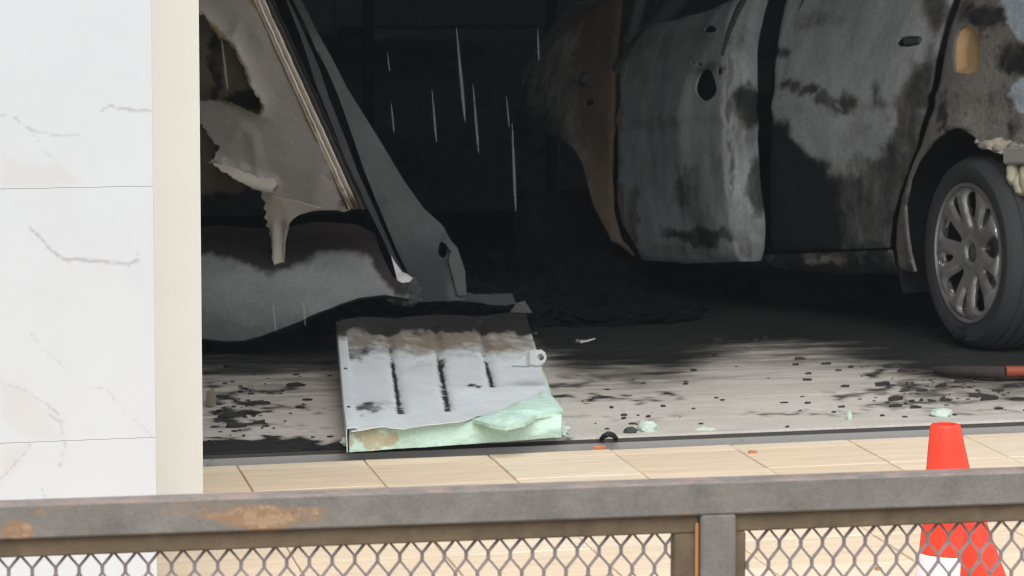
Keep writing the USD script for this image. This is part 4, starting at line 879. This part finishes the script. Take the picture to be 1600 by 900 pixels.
# foam bulging over the skin at the right
peel = uv_of([(738, 656), (760, 650), (780, 644), (800, 632), (828, 628), (838, 618), (850, 612), (866, 624), (880, 642), (868, 646), (838, 650), (820, 662), (790, 668), (765, 664)]) * [Lu, Lv]
p2, tri = plate(Polygon(peel).buffer(0), .006)
de = shapely.distance(Polygon(peel).exterior, shapely.points(p2))
hh = .003 + .010 * sm(de, 0, .05) + .016 * (fbm(np.c_[p2 * 16, p2[:, :1] * 0], 4, 9) - .4) * sm(de, -.005, .02)
sheet('foam_flap', S3(p2[:, 0] / Lu, p2[:, 1] / Lv, hh), tri, .012, UP, 'mint_foam', slab, attrs={'soot': np.zeros(len(p2))})
ch = []
for (x, y, r, sd) in [(560, 686, .026, 1), (580, 680, .022, 2), (598, 684, .024, 3), (868, 664, .022, 5), (874, 674, .022, 6), (549, 690, .018, 7)]:
    l = lumpy((0, 0, 0), (r * 1.5, r * .8, r * .75), sd + 30, 3, .62, 3.2); l.apply_translation(ground(x, y, .03) + np.array([0, .0, 0])); ch.append(l)
obj('torn_foam', cat_(ch), 'mint_chip', slab, smooth=30)
# rim profile along the left edge, with rivets
le = uv_of([(531, 505), (535, 545), (539, 590), (543, 635), (548, 672)])
uu = np.linspace(.0, 1, 30); lv = np.interp(uu, np.linspace(0, 1, 5), le[:, 1]); lu = np.interp(uu, np.linspace(0, 1, 5), le[:, 0])
prof = [(-.012, -.066), (-.014, .002), (-.010, .007), (.018, .007), (.020, .002)]
V = np.vstack([S3(lu + a / Lu, lv, b) for a, b in prof]); n = 30; tri = []
for i in range(4):
    for k in range(n - 1):
        a = i * n + k; tri += [[a, a + 1, a + n + 1], [a, a + n + 1, a + n]]
q = proj(V)
sheet('edge_profile', V, np.array(tri), .002, -cR + UP, 'slab_skin', slab, attrs={'soot': np.maximum(sm(q[:, 1], 545, 510), .0), 'rust': .5 * sm(q[:, 1], 540, 510)})
for (x, y) in [(540, 580), (545, 640), (837, 528)]:
    p = S3(*[np.array([w]) for w in uv_of([(x, y)])[0]], .008)[0]; l = trimesh.creation.icosphere(subdivisions=2, radius=.006); l.apply_scale([1, 1, .6]); l.apply_translation(p); obj('rivet', l, 'soot_grey', slab, smooth=True)
# roller bracket with its eye, sticking out at the right
bpx = [(800, 570), (812, 564), (822, 555), (833, 549), (845, 547), (851, 551), (853, 558), (850, 565), (843, 570), (826, 571)]
bpc = at_depth(840, 562, (ground(840, 562, .20) - CAM) @ cF); bn_ = -cF + UP * .5 - cR * .1; bn_ /= np.linalg.norm(bn_); ba = np.cross(UP, bn_); ba /= np.linalg.norm(ba); bb = np.cross(bn_, ba)
bf = lambda pts: (lambda P: np.c_[P @ ba, P @ bb])(on_plane(pts, bpc, bn_) - bpc)
p2, tri = plate(Polygon(bf(bpx)).buffer(.002).difference(Polygon(bf(ell(844.5, 558, 5.5, 5.5, 14)))), .005)
fold = .010 * sm(np.abs(proj(bpc + np.outer(p2[:, 0], ba) + np.outer(p2[:, 1], bb))[:, 0] - 830), 8, 0)
sheet('roller_bracket', bpc + np.outer(p2[:, 0], ba) + np.outer(p2[:, 1], bb) + np.outer(fold, bn_), tri, .012, -cF, 'white_bracket', slab)
# charred debris that props the back of the slab
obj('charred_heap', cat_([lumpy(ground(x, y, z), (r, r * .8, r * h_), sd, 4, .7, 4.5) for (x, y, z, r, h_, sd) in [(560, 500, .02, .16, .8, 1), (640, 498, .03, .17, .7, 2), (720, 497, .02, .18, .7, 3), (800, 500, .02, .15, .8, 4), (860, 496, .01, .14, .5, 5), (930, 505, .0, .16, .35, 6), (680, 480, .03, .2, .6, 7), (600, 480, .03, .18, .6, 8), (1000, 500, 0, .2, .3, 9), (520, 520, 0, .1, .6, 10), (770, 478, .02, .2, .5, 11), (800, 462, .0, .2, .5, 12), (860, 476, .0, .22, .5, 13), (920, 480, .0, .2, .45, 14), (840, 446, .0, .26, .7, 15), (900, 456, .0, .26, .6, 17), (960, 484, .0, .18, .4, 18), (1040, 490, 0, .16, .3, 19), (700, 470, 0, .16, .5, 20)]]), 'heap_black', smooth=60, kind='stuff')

# ------------------------------------------------------------------ dark things at the back of the garage
wallp = lambda x, y, yw: on_plane([(x, y)], (0, yw, 0), np.array([0, 1.0, 0]))[0]
a, b = wallp(470, -80, 7.9), wallp(572, 54, 7.9)
cb = thing('wall_cabinet', 'dim grey metal cabinet hung on the rear wall above the steel channel', 'cabinet', loc=((a[0] + b[0]) / 2, 8.1, b[2]))
obj('cabinet_body', bx(a[0], b[0], 7.93, 8.49, b[2], a[2]), 'soot_grey', cb); mid = (a[0] + b[0]) / 2
obj('cabinet_door', frame_box(np.zeros(3), *np.eye(3), a[0] + .01, mid - .004, 7.905, 7.928, b[2] + .01, a[2] - .01, .004), 'soot_grey', cb); obj('cabinet_door', frame_box(np.zeros(3), *np.eye(3), mid + .004, b[0] - .01, 7.905, 7.928, b[2] + .01, a[2] - .01, .004), 'soot_grey', cb)
rk = thing('storage_rack', 'dark sooty storage rack along the rear wall left of the car', 'rack', loc=(wallp(700, 300, 7.6)[0], 7.6, 0))
xa, xb = wallp(575, 200, 7.3)[0], wallp(860, 200, 7.3)[0]
z = wallp(700, 45, 7.3)[2]; obj('shelf', bx(xa, xb, 7.3, 7.9, z - .05, z), 'sooty_wall', rk)
zz_ = wallp(700, 235, 7.3)[2]; t_ = np.linspace(0, 1, 12)
obj('sagging_shelf', cat_([frame_box(np.array([xa, 7.35, zz_ + .16]), np.array([1.0, 0, -.20]), np.array([0, 1.0, 0]), UP, 0, xb - xa, 0, .5, -.02, .02)]), 'sooty_wall', rk)
for x in (xa, xb): obj('upright', bx(x - .025, x + .025, 7.27, 7.297, .0, 2.3), 'soot_black', rk)
# ------------------------------------------------------------------ small debris on the floor and pavement
ORDINAL = 'first second third fourth fifth sixth seventh eighth ninth tenth eleventh twelfth thirteenth fourteenth fifteenth sixteenth seventeenth eighteenth nineteenth twentieth twenty-first twenty-second twenty-third twenty-fourth twenty-fifth twenty-sixth twenty-seventh twenty-eighth twenty-ninth thirtieth'.split()
def place(items, k):
    """which one it is, counted along the floor or the opening, by its surveyed place"""
    order = sorted(range(len(items)), key=lambda i: (items[i][0], items[i][1])); r = order.index(k)
    return ORDINAL[r] + ' from the left'
def flake(c, r, seed, mat, label, cat, group, thick=.004, asp=.6, lift=.5, yaw=0.0):
    g = np.random.default_rng(seed); n = 9; t = np.arange(n) * 2 * math.pi / n
    rad = r * (.55 + .6 * g.random(n)); p = np.c_[rad * np.cos(t), rad * np.sin(t) * asp]; ca, sa = math.cos(yaw), math.sin(yaw); p = p @ np.array([[ca, sa], [-sa, ca]])
    z = lift * r * g.random(n) * .6
    V = np.vstack([np.c_[p, z + thick], [[0, 0, lift * r * .55 + thick]], np.c_[p * .96, z * .0], [[0, 0, 0]]]) + c
    F = []
    for k in range(n):
        b = (k + 1) % n; F += [[k, b, n], [n + 1 + b, n + 1 + k, 2 * n + 1], [k, n + 1 + k, n + 1 + b], [k, n + 1 + b, b]]
    m = trimesh.Trimesh(V, F, process=False)
    if m.volume < 0: m.invert()
    return obj('flake' if False else cat.replace(' ', '_'), m, mat, label=label, cat=cat, group=group)
LEFT = [(365, 575, 0.045), (392, 575, 0.025), (462, 604, 0.05), (346, 622, 0.035), (398, 632, 0.04), (412, 632, 0.03), (362, 652, 0.055), (378, 646, 0.03), (366, 668, 0.05), (405, 662, 0.03), (480, 626, 0.02), (470, 638, 0.025)]
for i, (x, y, r) in enumerate(LEFT):
    flake(ground(x, y), r * .8, 100 + i, 'char', 'black charred scrap on the floor by the jamb, ' + place(LEFT, i) + ' of its scatter', 'charred scrap', 'charred scraps on the left floor', asp=.32, yaw=rng.uniform(-.5, .5), lift=.5)
RIGHT = [(1250, 562, 0.03), (1290, 570, 0.025), (1243, 571, 0.02), (1310, 580, 0.016), (1262, 585, 0.02), (1260, 595, 0.022), (1320, 605, 0.02), (1395, 575, 0.04), (1420, 582, 0.05), (1380, 603, 0.05), (1440, 612, 0.03), (1425, 628, 0.02), (1398, 626, 0.05), (1470, 605, 0.04), (1500, 598, 0.035), (1510, 596, 0.03), (1530, 620, 0.05), (1545, 625, 0.05), (1475, 627, 0.03), (1456, 628, 0.02), (1430, 638, 0.03), (1400, 636, 0.035), (1580, 605, 0.04), (1590, 626, 0.035), (1560, 612, 0.03), (1315, 637, 0.016), (1262, 631, 0.016), (1303, 645, 0.012), (1230, 668, 0.01), (1560, 640, 0.02)]
for i, (x, y, r) in enumerate(RIGHT):
    flake(ground(x, y), r * .75, 200 + i, 'char' if i % 4 else 'char_brown', 'charred scrap on the floor before the rear wheel, ' + place(RIGHT, i) + ' of its scatter', 'charred scrap', 'charred scraps on the right floor', asp=.32, yaw=rng.uniform(-.4, .4), lift=.5)
MIDDLE = [(1084, 580, 0.018), (1072, 601, 0.014), (1116, 556, 0.014), (1037, 636, 0.015), (975, 650, 0.018), (974, 655, 0.014), (1014, 652, 0.014), (1180, 533, 0.03), (955, 638, 0.012), (1120, 532, 0.03), (1195, 529, 0.022), (1330, 575, 0.02)]
for i, (x, y, r) in enumerate(MIDDLE):
    flake(ground(x, y), r * .7, 300 + i, 'char', 'tiny charred crumb on the floor right of the slab, ' + place(MIDDLE, i) + ' of these', 'charred crumb', 'charred crumbs in the middle of the floor', asp=.6, lift=.7)
# crumbs too many to count
cr = []
g = np.random.default_rng(9)
for i in range(260):
    if i % 3 == 0: x, y = g.normal(370, 40), g.normal(640, 32)
    elif i % 3 == 1: x, y = g.normal(1500, 90), g.normal(612, 18)
    else: x, y = g.uniform(330, 1600), g.uniform(560, 690)
    if x < 322 or 525 < x < 890 or not 545 < y < 700 - (x - 320) * .04: continue
    p = ground(x, y); r = g.uniform(.002, .007); l = trimesh.creation.icosphere(subdivisions=0, radius=1.0); l.apply_scale([r * g.uniform(1, 2.6), r * g.uniform(.8, 1.6), r * .6]); l.apply_transform(trimesh.transformations.rotation_matrix(g.uniform(-.6, .6), [0, 0, 1])); l.apply_translation(p + UP * .002); cr.append(l)
obj('ash_crumbs', cat_(cr), 'char', kind='stuff')
def chunk(name, x, y, z, size, seed, mat, label, cat, sub=3, amp=.34):
    l = lumpy((0, 0, 0), size, seed, sub, amp, 2.0, flat=-.45); l.apply_translation(ground(x, y, z) + UP * size[2] * .4); return obj(name, l, mat, smooth=40, label=label, cat=cat)
chunk('foam_chunk', 1012, 673, 0, (.030, .028, .022), 41, 'mint_chip', 'pale mint foam chunk with grey crumbs beside the orange fragment on the track', 'foam chunk')
chunk('foam_chunk', 1100, 686, -.03, (.052, .03, .026), 42, 'mint_chip', 'long flat pale foam chunk lying in the threshold track', 'foam chunk')
chunk('foam_chunk', 1471, 650, 0, (.036, .03, .018), 43, 'mint_chip', 'rounded pale foam chunk on the floor behind the taller cone', 'foam chunk')
chunk('foam_chunk', 1327, 656, 0, (.008, .01, .02), 44, 'mint_chip', 'tiny upright grey foam crumb between the track and the rear wheel', 'foam chunk')
chunk('foam_chunk', 985, 676, 0, (.02, .018, .013), 45, 'soot_grey', 'small sooty grey lump just left of the mint foam chunk', 'lump')
chunk('charred_strip', 950, 687, -.03, (.018, .03, .02), 46, 'char', 'curled black charred strip lying across the threshold track', 'charred strip')
obj('charred_hook', tube([ground(937, 688, -.02), ground(943, 682, .01), ground(951, 678, .025), ground(958, 680, .02), ground(965, 687, -.02)], [.005, .008, .009, .008, .006], 8), 'char', smooth=50, label='black hooked charred cord arching over the threshold track', cat='cord')
flake(ground(1017, 686, -.03), .045, 51, 'terracotta', 'flat orange fragment lying in the threshold track', 'tile fragment', None, asp=.55, lift=.5)
flake(ground(937, 702, -.02), .022, 52, 'terracotta', 'small orange-brown fragment on the pavement by the track, nearest the mint slab', 'tile fragment', None, asp=.7, lift=.6)
flake(ground(1175, 708, -.02), .015, 53, 'terracotta', 'small red-brown leaf-like flake alone on the pale pavement', 'dry flake', None, asp=.7, lift=.5)
flake(ground(476, 709, -.02), .022, 54, 'char_brown', 'dark splinter at the pavement edge left of the mint slab', 'splinter', None, asp=.35, lift=.5, yaw=-.5)
flake(ground(547, 706, -.02), .016, 55, 'terracotta', 'pinkish chip under the left corner of the mint slab', 'tile chip', None, asp=.6, lift=.5)
flake(ground(1372, 890, -.02), .010, 56, 'terracotta', 'red-brown speck on the pavement behind the right mesh', 'dry flake', None, asp=.8, lift=.5)
flake(ground(1530, 664, -.03), .045, 57, 'pale_edge', 'thin pale metal sliver in the track right of the taller cone', 'metal sliver', None, asp=.16, lift=.2, yaw=-.35)
flake(ground(1400, 676, -.03), .016, 58, 'pale_edge', 'small curled pale shaving in the track left of the taller cone', 'metal shaving', None, asp=.7, lift=.8)
obj('white_splinter', tube([ground(902, 533, .01), ground(908, 534, .012), ground(916, 533, .012), ground(930, 529, .02)], [.007, .006, .004, .002], 6), 'light_shard', smooth=50, label='thin white bent splinter on the soot right of the roller bracket', cat='splinter')
# dropped pipe of charred wood with a scorched grating beside the jamb
px_scrap('charred_stub', [(322, 612), (334, 606), (338, 618), (337, 634), (330, 636), (322, 634)], ((ground(330, 636) - CAM) @ cF), 'charred_foam', 'small olive-brown burnt lump against the cream jamb', 'lump', attrs={'soot': np.zeros(1)} if False else None)
# charred hose with red end
hz = thing('scorched_pipe', 'charred pipe with a red end lying in front of the rear wheel', 'pipe', loc=ground(1550, 580))
pts = [ground(x, y, z) for x, y, z in [(1462, 578, .02), (1490, 580, .026), (1530, 581, .03), (1570, 582, .03)]]
obj('charred_length', tube(pts, [.014, .019, .021, .022], 14), 'char_brown', hz, smooth=50)
pts = [ground(x, y, z) for x, y, z in [(1571, 581, .030), (1600, 580.5, .030), (1680, 580, .03)]]
obj('red_end', tube(pts, [.020, .019, .019], 14), 'red_plastic', hz, smooth=50)

# ------------------------------------------------------------------ rain water falling in threads off the lintel
THREADS = [(713, 42, 727, 192, 9.7, .0036), (675, 140, 682, 222, 9.8, .0026), (739, 132, 748, 240, 9.75, .0028), (611, 160, 616, 208, 9.7, .0020), (840, 45, 842, 95, 9.7, .0018), (791, 150, 796, 200, 9.7, .0018), (800, 190, 806, 330, 9.6, .0032), (346, 60, 356, 142, 9.5, .0024), (605, 80, 609, 112, 9.7, .0015), (474, 470, 477, 510, 9.7, .0018), (426, 470, 431, 520, 9.7, .0016)]
for i, (x0, y0, x1, y1, d, r) in enumerate(THREADS):
    A, B = at_depth(x0, y0, d), at_depth(x1, y1, d); t = np.linspace(0, 1, 9)[:, None]
    obj('water_thread', tube(A + (B - A) * t, r * 1.7 * np.array([.15, .5, .7, .85, .95, 1, 1, .8, .2]), 6), 'rain_water', smooth=60, label='thin thread of rain water falling before the dark garage, ' + place(THREADS, i), cat='rain water', group='falling threads of rain water')

# ------------------------------------------------------------------ rain mist
MATS['rain_mist'] = usdkit.material(stage, '/World/Looks/rain_mist', {'v': ('principled_volume', {'color': (.93, .97, 1.0), 'density': HAZE, 'anisotropy': 0.2})}, volume='v.volume')
obj('haze', bx(-70, 70, -80, 50, -1.6, 6.0), 'rain_mist', kind='stuff')
